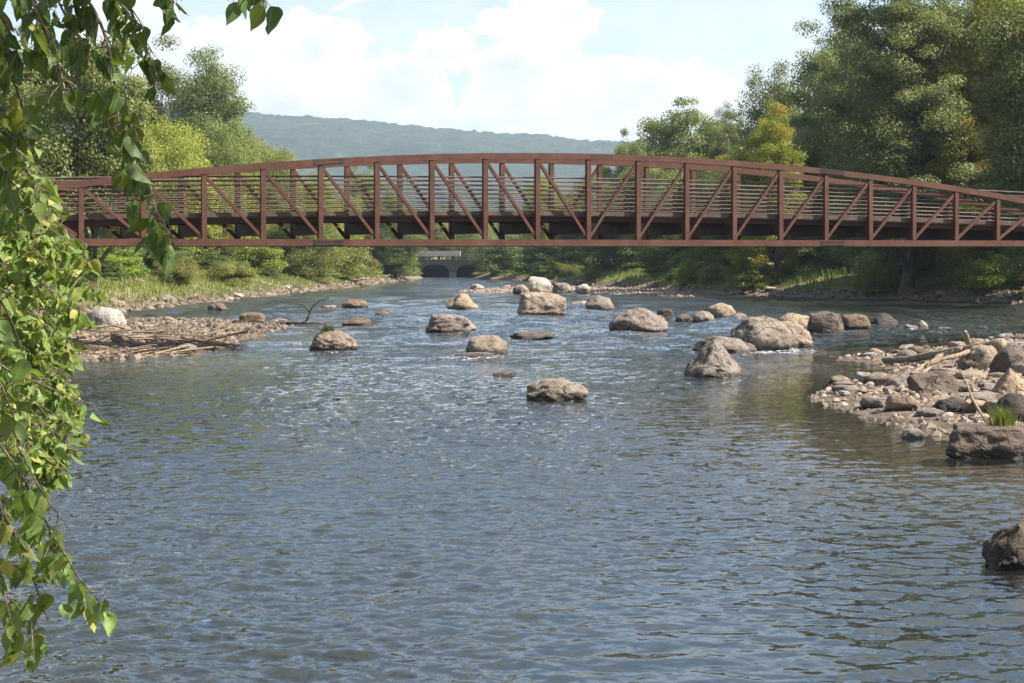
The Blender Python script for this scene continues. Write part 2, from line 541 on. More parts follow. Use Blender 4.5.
grassc = g.mix(nf, (0.085, 0.105, 0.028), (0.20, 0.20, 0.07))
dry = g.mix(nf, (0.20, 0.15, 0.09), (0.34, 0.27, 0.16))
top = g.mix(g.ramp(n, 0.44, 0.60), grassc, dry)
zz = g.math('ADD', z, g.math('MULTIPLY', g.math('SUBTRACT', n, 0.5), 0.5))
c = g.mix(g.ramp(z, -0.10, 0.06), bed, gravel)
c = g.mix(g.ramp(zz, 0.62, 0.95), c, top)
wet = g.math('MULTIPLY', g.ramp(z, -0.2, 0.0), g.math('SUBTRACT', 1.0, g.ramp(z, 0.03, 0.12)))
c = g.mix(g.math('MULTIPLY', wet, 0.55), c, (0.05, 0.04, 0.03))
p = g.n('ShaderNodeBsdfPrincipled', {'Base Color': c, 'Roughness': 0.9, 'Specular IOR Level': 0.2,
        'Normal': bump(g, g.math('ADD', nf, g.math('MULTIPLY', vor.outputs['Distance'], -0.8)), 0.9, 0.10)})
finish(g, p.outputs[0])
M['ground'] = m
me = np_mesh('ground', np.stack([Xg, Yg, Zg], -1).reshape(-1, 3), GQ, M['ground'], True)
tag(link('ground', me), kind='structure')

# ------------------------------------------------------------------ river
wy = [3.0]
while wy[-1] < 425:
    y = wy[-1]
    wy.append(y + max(0.045, 0.42 * y * y / (CAMH * FPX)))
wy = np.array(wy)
wu = np.linspace(-1, 1, 620)
WX = wu[None, :] * (6 + 0.36 * wy[:, None]) - 1.0
WY = wy[:, None] + 0 * wu[None, :]
dyr = np.gradient(wy)[:, None]
# calm and lively patches: riffles round the boulders, smoother pools between
riff = np.exp(-((WY - 62) / 26.0) ** 2) * 0.55 + np.exp(-((WY - 120) / 75.0) ** 2) * 0.85
patch = 0.5 + 0.5 * np.clip(1.8 * wob(WX * 1.0, WY * 0.30, 6.0, 0, 6), -1, 1)
patch = 0.35 + 1.1 * patch + riff
_wp = np.stack([WX.ravel(), WY.ravel()], 1)
calm = np.clip((-np.maximum(sdist(_wp, RIGHT_BAR), -99) - 0.2) / 6.5, 0, 1).reshape(WX.shape)
calm2 = np.clip((-np.maximum(sdist(_wp, LEFT_BAR), -99) - 0.2) / 6.0, 0, 1).reshape(WX.shape)
patch = patch * (0.10 + 0.90 * calm) * (0.5 + 0.5 * calm2)
lively = np.clip(patch * (1 + 0.8 * riff), 0, 2.6) * (0.45 + 0.75 * np.clip((WY - 16) / 60, 0, 1) + 0.9 * np.clip((WY - 72) / 60, 0, 1)) * (1 + 0.5 * np.clip(2 * wob(WX * 0.6, WY * 0.12, 8.0, 9, 6), -1, 1) * np.clip((WY - 40) / 50, 0, 1))
wr = np.random.default_rng(5)
WZ = np.zeros_like(WX)
for k in range(90):
    lam = 0.11 * (8 ** wr.random())                 # 0.11 .. 0.9 m
    th = wr.normal(0, 0.75) + (math.pi / 2)          # crests mostly across the stream
    kx, ky = math.cos(th) * 2 * math.pi / lam, math.sin(th) * 2 * math.pi / lam
    amp = 0.0021 * lam ** 0.76
    att = np.exp(-(dyr / lam * 2.2) ** 2)
    if att.max() < 0.02: continue
    wxx = WX + 0.35 * wob(WX, WY, 4.5, 3 + k % 9, 4)
    wyy = WY + 0.35 * wob(WX, WY, 4.5, 11 + k % 9, 4)
    s = np.sin(wxx * kx + wyy * ky + wr.uniform(0, 6.28))
    WZ += amp * att * (s + 0.25 * np.abs(s))
for k in range(16):                                 # low standing waves of the fast water upstream
    lam = wr.uniform(2.0, 7.0)
    th = wr.normal(0, 0.6) + math.pi / 2
    kx, ky = math.cos(th) * 2 * math.pi / lam, math.sin(th) * 2 * math.pi / lam
    s = np.sin(WX * kx + WY * ky + 2.0 * wob(WX, WY, 11.0, k, 4) + wr.uniform(0, 6.28))
    WZ += 0.0075 * lam ** 0.6 * s * np.exp(-(dyr / lam * 1.6) ** 2) * np.clip((WY - 46) / 40, 0, 1)
WZ *= patch
WZ -= WZ.mean()
nr, nc = WX.shape
idx = (np.arange(nr - 1)[:, None] * nc + np.arange(nc - 1)[None, :])
WQ = np.stack([idx, idx + 1, idx + nc + 1, idx + nc], -1).reshape(-1, 4)
m, g = new_mat('river_water')
ge = g.n('ShaderNodeNewGeometry').outputs['Position']
sx = g.n('ShaderNodeMapping', {0: ge, 'Scale': (0.75, 1.0, 1.0)}).outputs[0]
big = g.noise(ge, 0.11, 3, 0.5, 0.8)
amp = g.math('MULTIPLY', g.math('MULTIPLY_ADD', g.ramp(big, 0.3, 0.7), 0.7, 0.6), g.n('ShaderNodeAttribute', attribute_name='lively').outputs['Fac'])
# ripples as a field of small slopes laid over the modelled waves
def slopes(scale, detail, k):
    t = g.n('ShaderNodeTexNoise', {'Vector': sx, 'Scale': scale, 'Detail': detail, 'Roughness': 0.6, 'Distortion': 0.5})
    a = g.n('ShaderNodeVectorMath', {0: t.outputs['Color'], 1: (0.5, 0.5, 0.5)}, operation='SUBTRACT').outputs[0]
    return g.n('ShaderNodeVectorMath', {0: a, 1: (0.7 * k, k, 0.0)}, operation='MULTIPLY').outputs[0]
sv = g.n('ShaderNodeVectorMath', {0: slopes(4.4, 3.0, 0.52), 1: slopes(15.0, 2.0, 0.62)}, operation='ADD').outputs[0]
sv = g.n('ShaderNodeVectorMath', {0: sv, 'Scale': amp}, operation='SCALE').outputs[0]
nn_ = g.n('ShaderNodeVectorMath', {0: g.n('ShaderNodeNewGeometry').outputs['Normal'], 1: sv}, operation='ADD').outputs[0]
bn = g.n('ShaderNodeVectorMath', {0: nn_}, operation='NORMALIZE').outputs[0]
fr = g.n('ShaderNodeFresnel', {'IOR': 1.33, 'Normal': bn}).outputs[0]
gl = g.n('ShaderNodeBsdfGlossy', {'Color': (0.93, 0.96, 1.0, 1), 'Roughness': 0.03, 'Normal': bn})
tr = g.n('ShaderNodeBsdfTransparent', {'Color': (0.66, 0.72, 0.66, 1)})
tb = g.n('ShaderNodeBsdfDiffuse', {'Color': (0.150, 0.165, 0.155, 1)})          # fine silt in the water
body_ = g.n('ShaderNodeMixShader', {0: 0.07, 1: tr.outputs[0], 2: tb.outputs[0]})
wmix = g.n('ShaderNodeMixShader', {0: fr, 1: body_.outputs[0], 2: gl.outputs[0]})
# broken white water in the riffles
fo = g.noise(g.n('ShaderNodeMapping', {0: ge, 'Scale': (1.0, 0.6, 1)}).outputs[0], 5.0, 5, 0.7, 0.6)
at = g.n('ShaderNodeAttribute', attribute_name='foam').outputs['Fac']
fm = g.math('MULTIPLY', g.ramp(g.math('ADD', fo, g.math('MULTIPLY', at, 0.20)), 0.74, 0.82), 0.7)
fd = g.n('ShaderNodeBsdfPrincipled', {'Base Color': (0.82, 0.84, 0.86, 1), 'Roughness': 0.6})
wmix2 = g.n('ShaderNodeMixShader', {0: fm, 1: wmix.outputs[0], 2: fd.outputs[0]})
finish(g, wmix2.outputs[0])
M['water'] = m

# boulders: pixel x, waterline row, width px, height px, material, style, label
BOULDERS = [
    (332, 350, 50, 19, 'rock_tan', 'round', "tan boulder with a tuft of grass on top, left of midstream", 'boulder'),
    (450, 333, 52, 19, 'rock_tan', 'block', "flat-topped blocky tan boulder in midstream beyond the round grey one", 'boulder'),
    (462, 309, 33, 16, 'rock_tan', 'peak', "small pointed boulder with a dark face, behind the flat-topped blocky one", 'boulder'),
    (487, 354, 42, 19, 'rock_grey', 'round', "round grey boulder sitting behind a low flat ledge in midstream", 'boulder'),
    (474, 357.5, 40, 5, 'rock_tan', 'flat', "low pale ledge at the water surface before the round grey boulder", 'flat rock'),
    (541, 315, 51, 23, 'rock_tan', 'block', "large pink-tan boulder rounded at its right end, far midstream", 'boulder'),
    (582, 307, 24, 6, 'rock_tan', 'flat', "low tan rock just right of the large pink-tan far boulder", 'rock'),
    (600, 310, 29, 15, 'rock_grey', 'round', "roundish grey boulder standing alone far upstream, right of centre", 'boulder'),
    (640, 332, 61, 24, 'rock_tan', 'round', "large domed tan boulder in midstream, dark on its left face", 'boulder'),
    (558, 401, 63, 22, 'rock_grey', 'round', "smooth grey boulder nearest the viewer in midstream", 'boulder'),
    (532, 338.5, 46, 7, 'rock_brown', 'flat', "long low brown rock barely above the water in midstream", 'flat rock'),
    (504, 376.5, 24, 5, 'rock_brown', 'flat', "small reddish rock just breaking the surface behind the smooth grey boulder", 'rock'),
    (766, 350, 66, 34, 'rock_grey', 'round', "biggest rounded boulder of the right-hand row, with a cleft face", 'boulder'),
    (790, 347, 52, 26, 'rock_tan', 'round', "pale sloping boulder leaning against the biggest rounded boulder's right side", 'boulder'),
    (728, 353, 66, 16, 'rock_grey', 'flat', "long low pale boulder between the notched boulder and the biggest one", 'boulder'),
    (715, 377, 60, 36, 'rock_grey', 'peak', "pyramid-shaped boulder with a notched top, foremost on the right", 'boulder'),
    (796, 329, 38, 16, 'rock_tan', 'round', "sloping tan boulder behind and right of the biggest rounded one", 'boulder'),
    (827, 332, 38, 21, 'rock_brown', 'block', "flat-topped square boulder in the right-hand row", 'boulder'),
    (857, 329, 34, 15, 'rock_brown', 'block', "reddish blocky boulder just right of the flat-topped square one", 'boulder'),
    (886, 326, 32, 13, 'rock_dark', 'peak', "dark boulder with a pale upright tip at the right end of the row", 'boulder'),
    (722, 318, 30, 15, 'rock_tan', 'round', "rounded boulder topping the cluster behind the long low pale one", 'boulder'),
    (704, 322, 22, 11, 'rock_grey', 'round', "dark grey boulder in the cluster behind the long low pale one", 'boulder'),
    (684, 322, 17, 8, 'rock_brown', 'round', "small brown boulder at the left of the far right-hand cluster", 'boulder'),
    (665, 319, 19, 11, 'rock_dark', 'block', "small dark block close to the large domed tan boulder", 'boulder'),
    (740, 321, 22, 8, 'rock_tan', 'flat', "low tan rock at the right edge of the far right-hand cluster", 'rock'),
    (354, 307, 27, 8, 'rock_brown', 'round', "small brown boulder far upstream, left of centre", 'boulder'),
    (357, 326, 32, 9, 'rock_brown', 'flat', "low brown boulder behind the tan one with the grass tuft", 'boulder'),
    (328, 309, 16, 4, 'rock_tan', 'flat', "small low rock beside the bare snag on the left", 'rock'),
    (383, 316, 18, 5, 'rock_brown', 'flat', "small flat dark rock left of the pointed far boulder", 'rock'),
    (217, 311, 21, 8, 'rock_brown', 'round', "lone brown boulder in the quiet water off the grassy left bank", 'boulder'),
    (251, 326, 27, 12, 'rock_brown', 'block', "dark-faced block at the tip of the left stone bar", 'boulder'),
    (278, 325, 22, 7, 'rock_tan', 'flat', "low tan rock beyond the dark-faced block on the left bar's tip", 'rock'),
    (915, 438, 25, 9, 'rock_pale', 'flat', "pale flat stone alone in the shallows before the right gravel bar", 'stone'),
    (104, 327, 42, 20, 'rock_pale', 'round', "big whitish boulder at the foot of the grassy left bank", 'boulder'),
    (996, 458, 92, 32, 'rock_brown', 'slab', "big flat-topped brown block in front of the right gravel bar", 'boulder'),
    (1026, 570, 72, 46, 'rock_dark', 'peak', "dark wet boulder cut by the photo's right edge, nearest of all", 'boulder'),
    (944, 394, 62, 22, 'rock_brown', 'flat', "long low brown boulder lying on the right gravel bar below the log", 'boulder'),
    (984, 371, 44, 26, 'rock_tan', 'round', "pale upright boulder at the root end of the driftwood log", 'boulder'),
    (1012, 379, 38, 34, 'rock_brown', 'round', "brown boulder against the photo's right edge behind the rock pile", 'boulder'),
    (1014, 401, 46, 32, 'rock_tan', 'peak', "tan boulder at the photo's right edge above the grassy tuft", 'boulder'),
    (1018, 424, 40, 30, 'rock_dark', 'round', "dark boulder at the photo's right edge just behind the big flat-topped block", 'boulder'),
    (958, 418, 46, 15, 'rock_dark', 'flat', "dark slab at the front of the right gravel bar beside the bent twig", 'boulder'),
    (933, 421, 32, 10, 'rock_grey', 'round', "grey cobble at the water's edge of the right gravel bar", 'cobble'),
    (992, 405, 44, 13, 'rock_grey', 'flat', "flat grey slab right of the long low boulder on the gravel bar", 'boulder'),
    (924, 328.5, 13, 8, 'rock_tan', 'peak', "small upright stone in the right shallows behind the driftwood log", 'stone'),
    (912, 329.5, 16, 5, 'rock_tan', 'flat', "low stone just left of the small upright one in the right shallows", 'stone'),
    (945, 331, 15, 4, 'rock_grey', 'flat', "flat stone in the right shallows, between the upright stone and the dark pair", 'stone'),
    (983, 330, 12, 5, 'rock_dark', 'round', "small dark stone farthest right in the shallows behind the log", 'stone'),
    (537, 290.5, 29, 14, 'rock_pale', 'round', "tall pale boulder crowning the far gravel island", 'boulder'),
    (521, 291.5, 17, 7, 'rock_tan', 'round', "tan rock left of the tall pale boulder on the far island", 'rock'),
    (562, 290.5, 19, 8, 'rock_grey', 'block', "grey block right of the tall pale boulder on the far island", 'rock'),
    (583, 291, 15, 7, 'rock_pale', 'round', "rightmost pale rock on the far gravel island", 'rock'),
    (477, 289, 14, 5, 'rock_pale', 'flat', "small pale rock at the left tip of the far gravel island", 'rock'),
]
boul_pos = []
for b in BOULDERS:
    X, Y = wp(b[0], b[1]); boul_pos.append((X, Y, b[2] / FPX * Y))
foam = np.zeros_like(WX)
for X, Y, w in boul_pos:
    if w < 0.5 or Y > 190: continue
    # water piles up and breaks against the stone and trails off downstream (towards the camera)
    d = np.sqrt(((WX - X) / (0.75 * w + 0.2)) ** 2 + ((WY - Y + 0.3 * w) / (1.5 * w + 0.6)) ** 2)
    foam += 0.5 * np.exp(-d ** 2)
foam += 0.40 * riff * (0.4 + 0.6 * (wob(WX, WY, 9.0, 5, 6) > 0.05))
foam *= (WY > 36)
me = np_mesh('river', np.stack([WX, WY, WZ], -1).reshape(-1, 3), WQ, M['water'], True, {'foam': np.clip(foam, 0, 1.2).ravel(), 'lively': lively.ravel()})
tag(link('river', me), kind='structure')

# ------------------------------------------------------------------ hills
HR = [(-700, 70), (-300, 92), (0, 104), (150, 108), (250, 113), (350, 119), (440, 128), (500, 133), (540, 134), (580, 140), (620, 141), (680, 146), (760, 152), (900, 150), (1200, 140), (1700, 120)]
HY = 4300.0
hx = np.array([(p[0] - 512) / FPX * HY for p in HR]); hz = np.array([(HOR - p[1]) / FPX * HY + CAMH for p in HR])
U = np.linspace(hx[0], hx[-1], 700)
Tt = np.linspace(0, 1, 110)
ridge = np.interp(U, hx, hz)
HX = U[None, :] + 0 * Tt[:, None]
Yb = 1700 + (HY - 1700) * Tt
HYY = Yb[:, None] + 0 * U[None, :]
prof = 0.16 * Tt + 0.84 * np.clip((Tt - 0.05) / 0.95, 0, 1) ** 1.35
HZ = ridge[None, :] * prof[:, None]
gul = wob(HX + 0.3 * HYY, HYY, 900, 0) * 48 + wob(HX, HYY, 330, 8) * 30 + wob(HX, HYY, 120, 16) * 9
HZ = HZ + gul * (prof[:, None] * (1 - prof[:, None] ** 4)) * 1.4
hr = np.random.default_rng(3)
HZ = HZ + hr.normal(0, 1.5, HZ.shape) * (0.25 + 0.75 * prof[:, None])
# a back slope so the ridge is a real crest
BZ = np.stack([ridge * f for f in (0.97, 0.85, 0.4, 0.0)])
BY = np.stack([np.full_like(U, HY + e) for e in (250, 700, 1600, 2300)])
HX = np.concatenate([HX, np.repeat(U[None, :], 4, 0)]); HYY = np.concatenate([HYY, BY]); HZ = np.concatenate([HZ, BZ])
nr, nc = HX.shape
idx = (np.arange(nr - 1)[:, None] * nc + np.arange(nc - 1)[None, :])
HQ = np.stack([idx, idx + 1, idx + nc + 1, idx + nc], -1).reshape(-1, 4)
m, g = new_mat('forested_hills')
ge = g.n('ShaderNodeNewGeometry').outputs['Position']
n = g.noise(ge, 0.004, 8, 0.65, 0.5)
nf = g.ramp(g.noise(ge, 0.022, 8, 0.72), 0.3, 0.7)
c = g.mix(nf, (0.016, 0.034, 0.020), (0.078, 0.10, 0.054))
c = g.mix(g.math('MULTIPLY', g.ramp(n, 0.54, 0.66), 0.22), c, (0.13, 0.125, 0.075))
cl = g.noise(g.n('ShaderNodeMapping', {0: ge, 'Scale': (0.004, 0.004, 0.03)}).outputs[0], 1.0, 5, 0.6)
c = g.mix(g.math('MULTIPLY', g.ramp(cl, 0.66, 0.72), 0.35), c, (0.36, 0.30, 0.24))
p = g.n('ShaderNodeBsdfPrincipled', {'Base Color': c, 'Roughness': 0.95, 'Specular IOR Level': 0.1, 'Normal': bump(g, nf, 1.0, 12.0)})
finish(g, p.outputs[0])
me = np_mesh('hills', np.stack([HX, HYY, HZ], -1).reshape(-1, 3), HQ, m, True)
tag(link('hills', me), kind='structure')

# valley air
hb = MB().box((0, 3200, 225), (9000, 7600, 470))
m, g = new_mat('haze_air')
vol = g.n('ShaderNodeVolumePrincipled', {'Color': (0.66, 0.83, 1.0, 1), 'Density': 0.000105, 'Anisotropy': 0.2})
g.link(vol.outputs[0], g.n('ShaderNodeOutputMaterial').inputs['Volume'])
hz_o = hb.build('haze', m)
tag(hz_o, kind='stuff')

# ------------------------------------------------------------------ footbridge
P0 = 2.0
PSI, X0, Y0 = 0.4163, 1.3588 * P0, 34.06 * P0
ZB = CAMH + 0.275 * P0
BW = 1.555 * P0
NP, NPR = 11, 13
br = empty('footbridge', (X0, Y0, ZB), "long rust-red steel truss footbridge arching over the river", 'bridge', rz=PSI)


def bz(x): return 0.003 * x                      # slight fall to one side
def topz(x): return 3.21 - 0.00375 * x * x + bz(x)
def deckz(x): return 1.12 - 0.00072 * x * x + bz(x)


LX, RX = NP * P0, NPR * P0
for yy in (0.0, BW):
    w = MB()
    w.beam((-LX - 0.1, yy, 0.130 + bz(-LX)), (RX + 0.1, yy, 0.130 + bz(RX)), 0.20, 0.23)
    w.build('bottom_chord', M['steel'], br)
    t = MB()
    xs = np.arange(-NP, NPR + 1) * P0
    for i in range(len(xs) - 1):
        a, b = xs[i], xs[i + 1]
        t.beam((a - 0.002, yy, topz(a)), (b + 0.002, yy, topz(b)), 0.20, 0.21)
    t.build('top_chord', M['steel'], br)
    for k, x in enumerate(xs):
        MB().beam((x, yy, 0.25 + bz(x)), (x, yy, topz(x) - 0.11), 0.165, 0.165).build('post', M['steel'], br)
    for k in range(len(xs) - 1):
        a, b = xs[k], xs[k + 1]
        if b <= 0.01:
            p, q = (a, topz(a) - 0.12), (b, 0.27 + bz(b))
        else:
            p, q = (a, 0.27 + bz(a)), (b, topz(b) - 0.12)
        d = Vector((q[0] - p[0], 0, q[1] - p[1])).normalized()
        pa = Vector((p[0], yy, p[1])) + d * 0.10
        qa = Vector((q[0], yy, q[1])) - d * 0.10
        MB().beam(pa, qa, 0.10, 0.10).build('diagonal', M['steel'], br)
    # bolted splice plates
    fy = yy - 0.101 if yy == 0 else yy + 0.101
    for xs_ in (-10.0, 10.0):
        for zc, tilt in ((0.125 + bz(xs_), 0.003), (topz(xs_ + 0.25), -0.0075 * (xs_ + 0.25))):
            sg = -1 if yy == 0 else 1
            pl = MB().beam((xs_ - 0.28, yy + sg * 0.106, zc - 0.53 * tilt), (xs_ + 0.78, yy + sg * 0.106, zc + 0.53 * tilt), 0.012, 0.19)
            bo = pl
            for q in range(9):
                for s_ in (-0.055, 0.055):
                    xx = xs_ - 0.2 + q * 0.112
                    bo.box((xx, yy + sg * 0.120, zc + s_ + tilt * (xx - xs_ - 0.25)), (0.036, 0.014, 0.036))
            bo.build('splice_plate', M['steel_dark'], br)
# floor beams, stringers, deck
for x in np.arange(-NP, NPR + 1) * P0:
    MB().box((x, BW / 2, deckz(x) - 0.44), (0.12, BW - 0.17, 0.42)).build('floor_beam', M['steel_dark'], br)
for yy in (0.42, BW / 2, BW - 0.42):
    s = MB()
    xs = np.arange(-NP, NPR + 1) * P0
    for a, b in zip(xs[:-1], xs[1:]):
        s.beam((a, yy, deckz(a) - 0.145), (b, yy, deckz(b) - 0.145), 0.10, 0.165)
    s.build('stringer', M['steel_dark'], br)
d = MB()
npk = int((LX + RX) / 0.2)
for i in range(npk):
    x = -LX + (i + 0.5) * 0.2
    d.box((x, BW / 2, deckz(x) - 0.03), (0.188, BW - 0.46, 0.06))
d.build('deck', M['deckwood'], br)
xs = np.arange(-NP, NPR + 1) * P0
for yy in (0.165, BW - 0.165):
    t = MB()
    for a, b in zip(xs[:-1], xs[1:]):
        t.beam((a, yy, deckz(a) + 0.06), (b, yy, deckz(b) + 0.06), 0.05, 0.15)
    t.build('toe_plate', M['rail'], br)
    for k in range(8):
        MB().tube([(a, yy, deckz(a) + 0.26 + 0.151 * k) for a in xs], 0.019 if k < 7 else 0.028, 8).build('rail', M['rail'], br, True)
    ab_side = None
for sgn in (-1, 1):
    ex = -LX if sgn < 0 else RX
    a = MB().box((ex + sgn * 0.9, BW / 2, -1.35), (2.2, BW + 1.6, 2.68))
    a.box((ex + sgn * 1.45, BW / 2, 0.27), (1.0, BW + 1.6, 0.54))
    a.build('abutment', M['concrete'], br)

# ------------------------------------------------------------------ far road bridge with two arches
fb = empty('road_bridge', (-12.2, 386, 0), "low grey road bridge with two dark arched openings far upstream", 'bridge')
A1, A2 = (-6.2, -0.5), (0.9, 6.6)                 # openings in local x
w = MB()
def arch_pts(a, b, n=14):
    r, zc = (b - a) / 2, 0.9
    return [(a + (b - a) * i / n, zc + 1.55 * math.sqrt(max(0, 1 - abs(2 * i / n - 1) ** 2.6))) for i in range(n + 1)]
def wall_part(x0, x1, z0, z1): w.box(((x0 + x1) / 2, 3.0, (z0 + z1) / 2), (x1 - x0, 6.0, z1 - z0))
TOPZ = 3.3
wall_part(-34, A1[0], -1.5, TOPZ); wall_part(A1[1], A2[0], -1.5, TOPZ); wall_part(A2[1], 40, -1.5, TOPZ)
for A in (A1, A2):
    pts = arch_pts(*A)
    for (xa, za), (xb, zb) in zip(pts[:-1], pts[1:]):
        V = [(xa, 0, za), (xb, 0, zb), (xb, 0, TOPZ), (xa, 0, TOPZ), (xa, 6, za), (xb, 6, zb), (xb, 6, TOPZ), (xa, 6, TOPZ)]
        w.add(V, [(0, 1, 2, 3), (5, 4, 7, 6), (4, 5, 1, 0), (3, 2, 6, 7)])
w.box((3, 16.2, 1.0), (40, 0.4, 5.0))  # backing wall, tunnel sides and roof added to black out the arches
for x_ in (A1[0] - 0.4, (A1[1] + A2[0]) / 2, A2[1] + 0.4):
    w.box((x_, 11.0, 1.0), (0.6, 9.9, 4.4))
w.box((0.2, 11.0, TOPZ - 0.3), (14.5, 9.9, 0.5))
w.build('wall_and_dark_backing', M['concrete_old'], fb)
MB().box((3, 2.95, TOPZ + 0.13), (74, 6.3, 0.26)).build('parapet_slab', M['concrete_old'], fb)
for k in range(24):
    x = -30 + k * 2.8
    MB().box((x, 0.1, TOPZ + 0.26 + 0.5), (0.16, 0.16, 1.0)).build('railing_post', M['galv'], fb)
for zz_ in (0.55, 0.95):
    MB().box((3, 0.1, TOPZ + 0.26 + zz_), (70, 0.07, 0.09)).build('guard_rail', M['galv'], fb)
ob = empty('overpass', (-20, 425, 0), "pale concrete road slab on piers glimpsed behind the arched bridge", 'overpass')
MB().box((0, 0, 4.9), (17, 5, 1.1)).build('road_slab', M['concrete'], ob)
for x in (-7, 0, 7):
    MB().box((x, 0, 2.2), (1.0, 2.5, 4.3)).build('pier', M['concrete_old'], ob)



# ------------------------------------------------------------------ trees
def crown_mesh(name, mat, seed, h, w, lobes, nclump, leaves, leaf, clump, droop=0.0, accent=0.06, gaps=0.0, trunk_h=0.18):
    """crown of small leaf faces in clumps; lobes = (x, y, z, r) in unit crown space"""
    r = np.random.default_rng(seed)
    L = np.array([(a, b, c, s) for a, b, c, s in lobes], float)
    pick = r.choice(len(L), nclump, p=L[:, 3] ** 2 / (L[:, 3] ** 2).sum())
    d = r.normal(size=(nclump, 3)); d /= np.linalg.norm(d, axis=1)[:, None]
    rad = r.uniform(0.25, 1.0, nclump) ** 0.45 * (1 + 0.10 * np.clip(r.normal(size=nclump), -2, 1.5))
    C = L[pick, :3] + d * (rad * L[pick, 3])[:, None] * np.array([1, 1, 0.85])
    C = C * np.array([w / 2, w / 2, h])
    csz = clump * r.uniform(0.5, 1.35, nclump)
    cnt = np.maximum(8, (leaves / nclump * (csz / clump) ** 2 * r.uniform(0.6, 1.3, nclump))).astype(int)
    ci = np.repeat(np.arange(nclump), cnt)
    N = len(ci)
    off = r.normal(size=(N, 3))
    off *= (np.minimum(np.linalg.norm(off, axis=1), 2.0) / (np.linalg.norm(off, axis=1) + 1e-9))[:, None]
    off = off * np.array([1, 1, 0.62]) * 0.55
    P = C[ci] + off * csz[ci][:, None]
    if droop:
        P[:, 2] -= droop * (off[:, 0] ** 2 + off[:, 1] ** 2) * csz[ci]
    P[:, 2] = np.maximum(P[:, 2], 0.05 * h + 0.1)
    nrm = off + r.normal(size=(N, 3)) * 0.55 + np.array([0, 0, 0.45])
    nrm /= np.linalg.norm(nrm, axis=1)[:, None]
    t = r.normal(size=(N, 3)) + np.array([0, 0, -0.4 - droop])
    t -= (t * nrm).sum(1)[:, None] * nrm
    t /= np.linalg.norm(t, axis=1)[:, None] + 1e-9
    s = np.cross(nrm, t)
    ls = leaf * r.uniform(0.6, 1.3, N)[:, None]
    wd = 0.36 if droop else 0.5
    V = np.stack([P, P + t * ls * 0.5 + s * ls * wd + nrm * ls * 0.08, P + t * ls * 1.05 - nrm * ls * 0.12, P + t * ls * 0.5 - s * ls * wd + nrm * ls * 0.08], 1).reshape(-1, 3)
    Q = np.arange(4 * N).reshape(-1, 4)
    ct = np.clip(r.normal(0.5, 0.22, nclump), 0, 1)
    tone = np.clip(ct[ci] + r.normal(0, 0.22, N), 0, 1)
    acl = (r.random(nclump) < accent) * r.uniform(0.4, 1, nclump)
    acc = np.clip(acl[ci] * r.uniform(0.5, 1, N) + (r.random(N) < accent * 0.5) * 0.7, 0, 1)
    me = np_mesh(name, V, Q, mat, False, {'tone': np.repeat(tone, 4), 'accent': np.repeat(acc, 4)})
    return me, C, csz


def trunk_mesh(seed, h, C, r0, bare=0.2, nlimb=16, multi=1):
    r = np.random.default_rng(seed + 100)
    m = MB()
    for s in range(multi):
        top = np.array([r.normal(0, 0.06) * h, r.normal(0, 0.06) * h, h * 0.86])
        if multi > 1:
            k = r.integers(len(C)); top = C[k] * np.array([0.8, 0.8, 0.9])
        base = np.array([r.normal(0, r0 * 2.0) * (multi > 1), r.normal(0, r0 * 2.0) * (multi > 1), -0.4])
        tt = np.linspace(0, 1, 14)[:, None]
        spine = base + (top - base) * tt + np.stack([np.sin(tt[:, 0] * 5 + seed) * 0.02 * h * tt[:, 0], np.cos(tt[:, 0] * 4 + seed) * 0.02 * h * tt[:, 0], 0 * tt[:, 0]], 1)
        rad = r0 * (1 - 0.88 * tt[:, 0] ** 0.8) * (1 + 0.5 * np.exp(-tt[:, 0] * 18)) / (1 if multi == 1 else 1.5)
        m.tube(spine, rad, 8)
        ks = r.choice(len(C), min(nlimb, len(C)), replace=False)
        for k in ks:
            e = C[k]
            zr = np.clip((e[2] / h) * r.uniform(0.35, 0.75), bare * 0.6, 0.8)
            i = int(zr * 13)
            b = spine[i]
            q = np.linspace(0, 1, 7)[:, None]
            mid = (b + e) / 2 + np.array([0, 0, r.uniform(0.0, 0.1) * h]) + r.normal(0, 0.02 * h, 3)
            pts = (1 - q) ** 2 * b + 2 * q * (1 - q) * mid + q ** 2 * e
            m.tube(pts, rad[i] * 0.5 * (1 - 0.85 * q[:, 0]) + 0.008, 5)
    V, Q = m.arrays()
    return np_mesh('trunk', V, Q, M['bark'], True)


def rnd_lobes(seed, n, zlo, zhi, spread, size, taper=0.5):
    r = np.random.default_rng(seed)
    out = []
    for i in range(n):
        z = zlo + (zhi - zlo) * (i + 0.5) / n
        f = (z - zlo) / (zhi - zlo)
        sp = spread * (1 - taper * max(0, f - 0.35) / 0.65) * (0.75 + 0.25 * min(1, f / 0.3))
        a = i * 2.4 + r.uniform(-0.5, 0.5)
        rr = sp * math.sqrt(r.random()) * 0.9
        out.append((rr * math.cos(a), rr * math.sin(a), z, size * r.uniform(0.75, 1.2)))
    return out


# kind: h, w of the model as built, crown mesh, trunk mesh
KIND = {}
def make_kind(key, mat, seed, h, w, lobes, nclump, leaves, leaf, clump, r0, **kw):
    multi = kw.pop('multi', 1); nl = kw.pop('nlimb', 16); bare = kw.pop('bare', 0.2)
    me, C, cs = crown_mesh('crown', M[mat], seed, h, w, [(a, b, c, s) for a, b, c, s in lobes], nclump, leaves, leaf, clump, **kw)
    n = len(me.vertices)
    co = np.zeros(n * 3, np.float32); me.vertices.foreach_get('co', co); co = co.reshape(-1, 3)
    KIND[key] = (float(np.percentile(co[:, 2], 99.8)), float(np.percentile(co[:, 0], 98.5) - np.percentile(co[:, 0], 1.5)), me, trunk_mesh(seed, h, C, r0, bare, nl, multi))


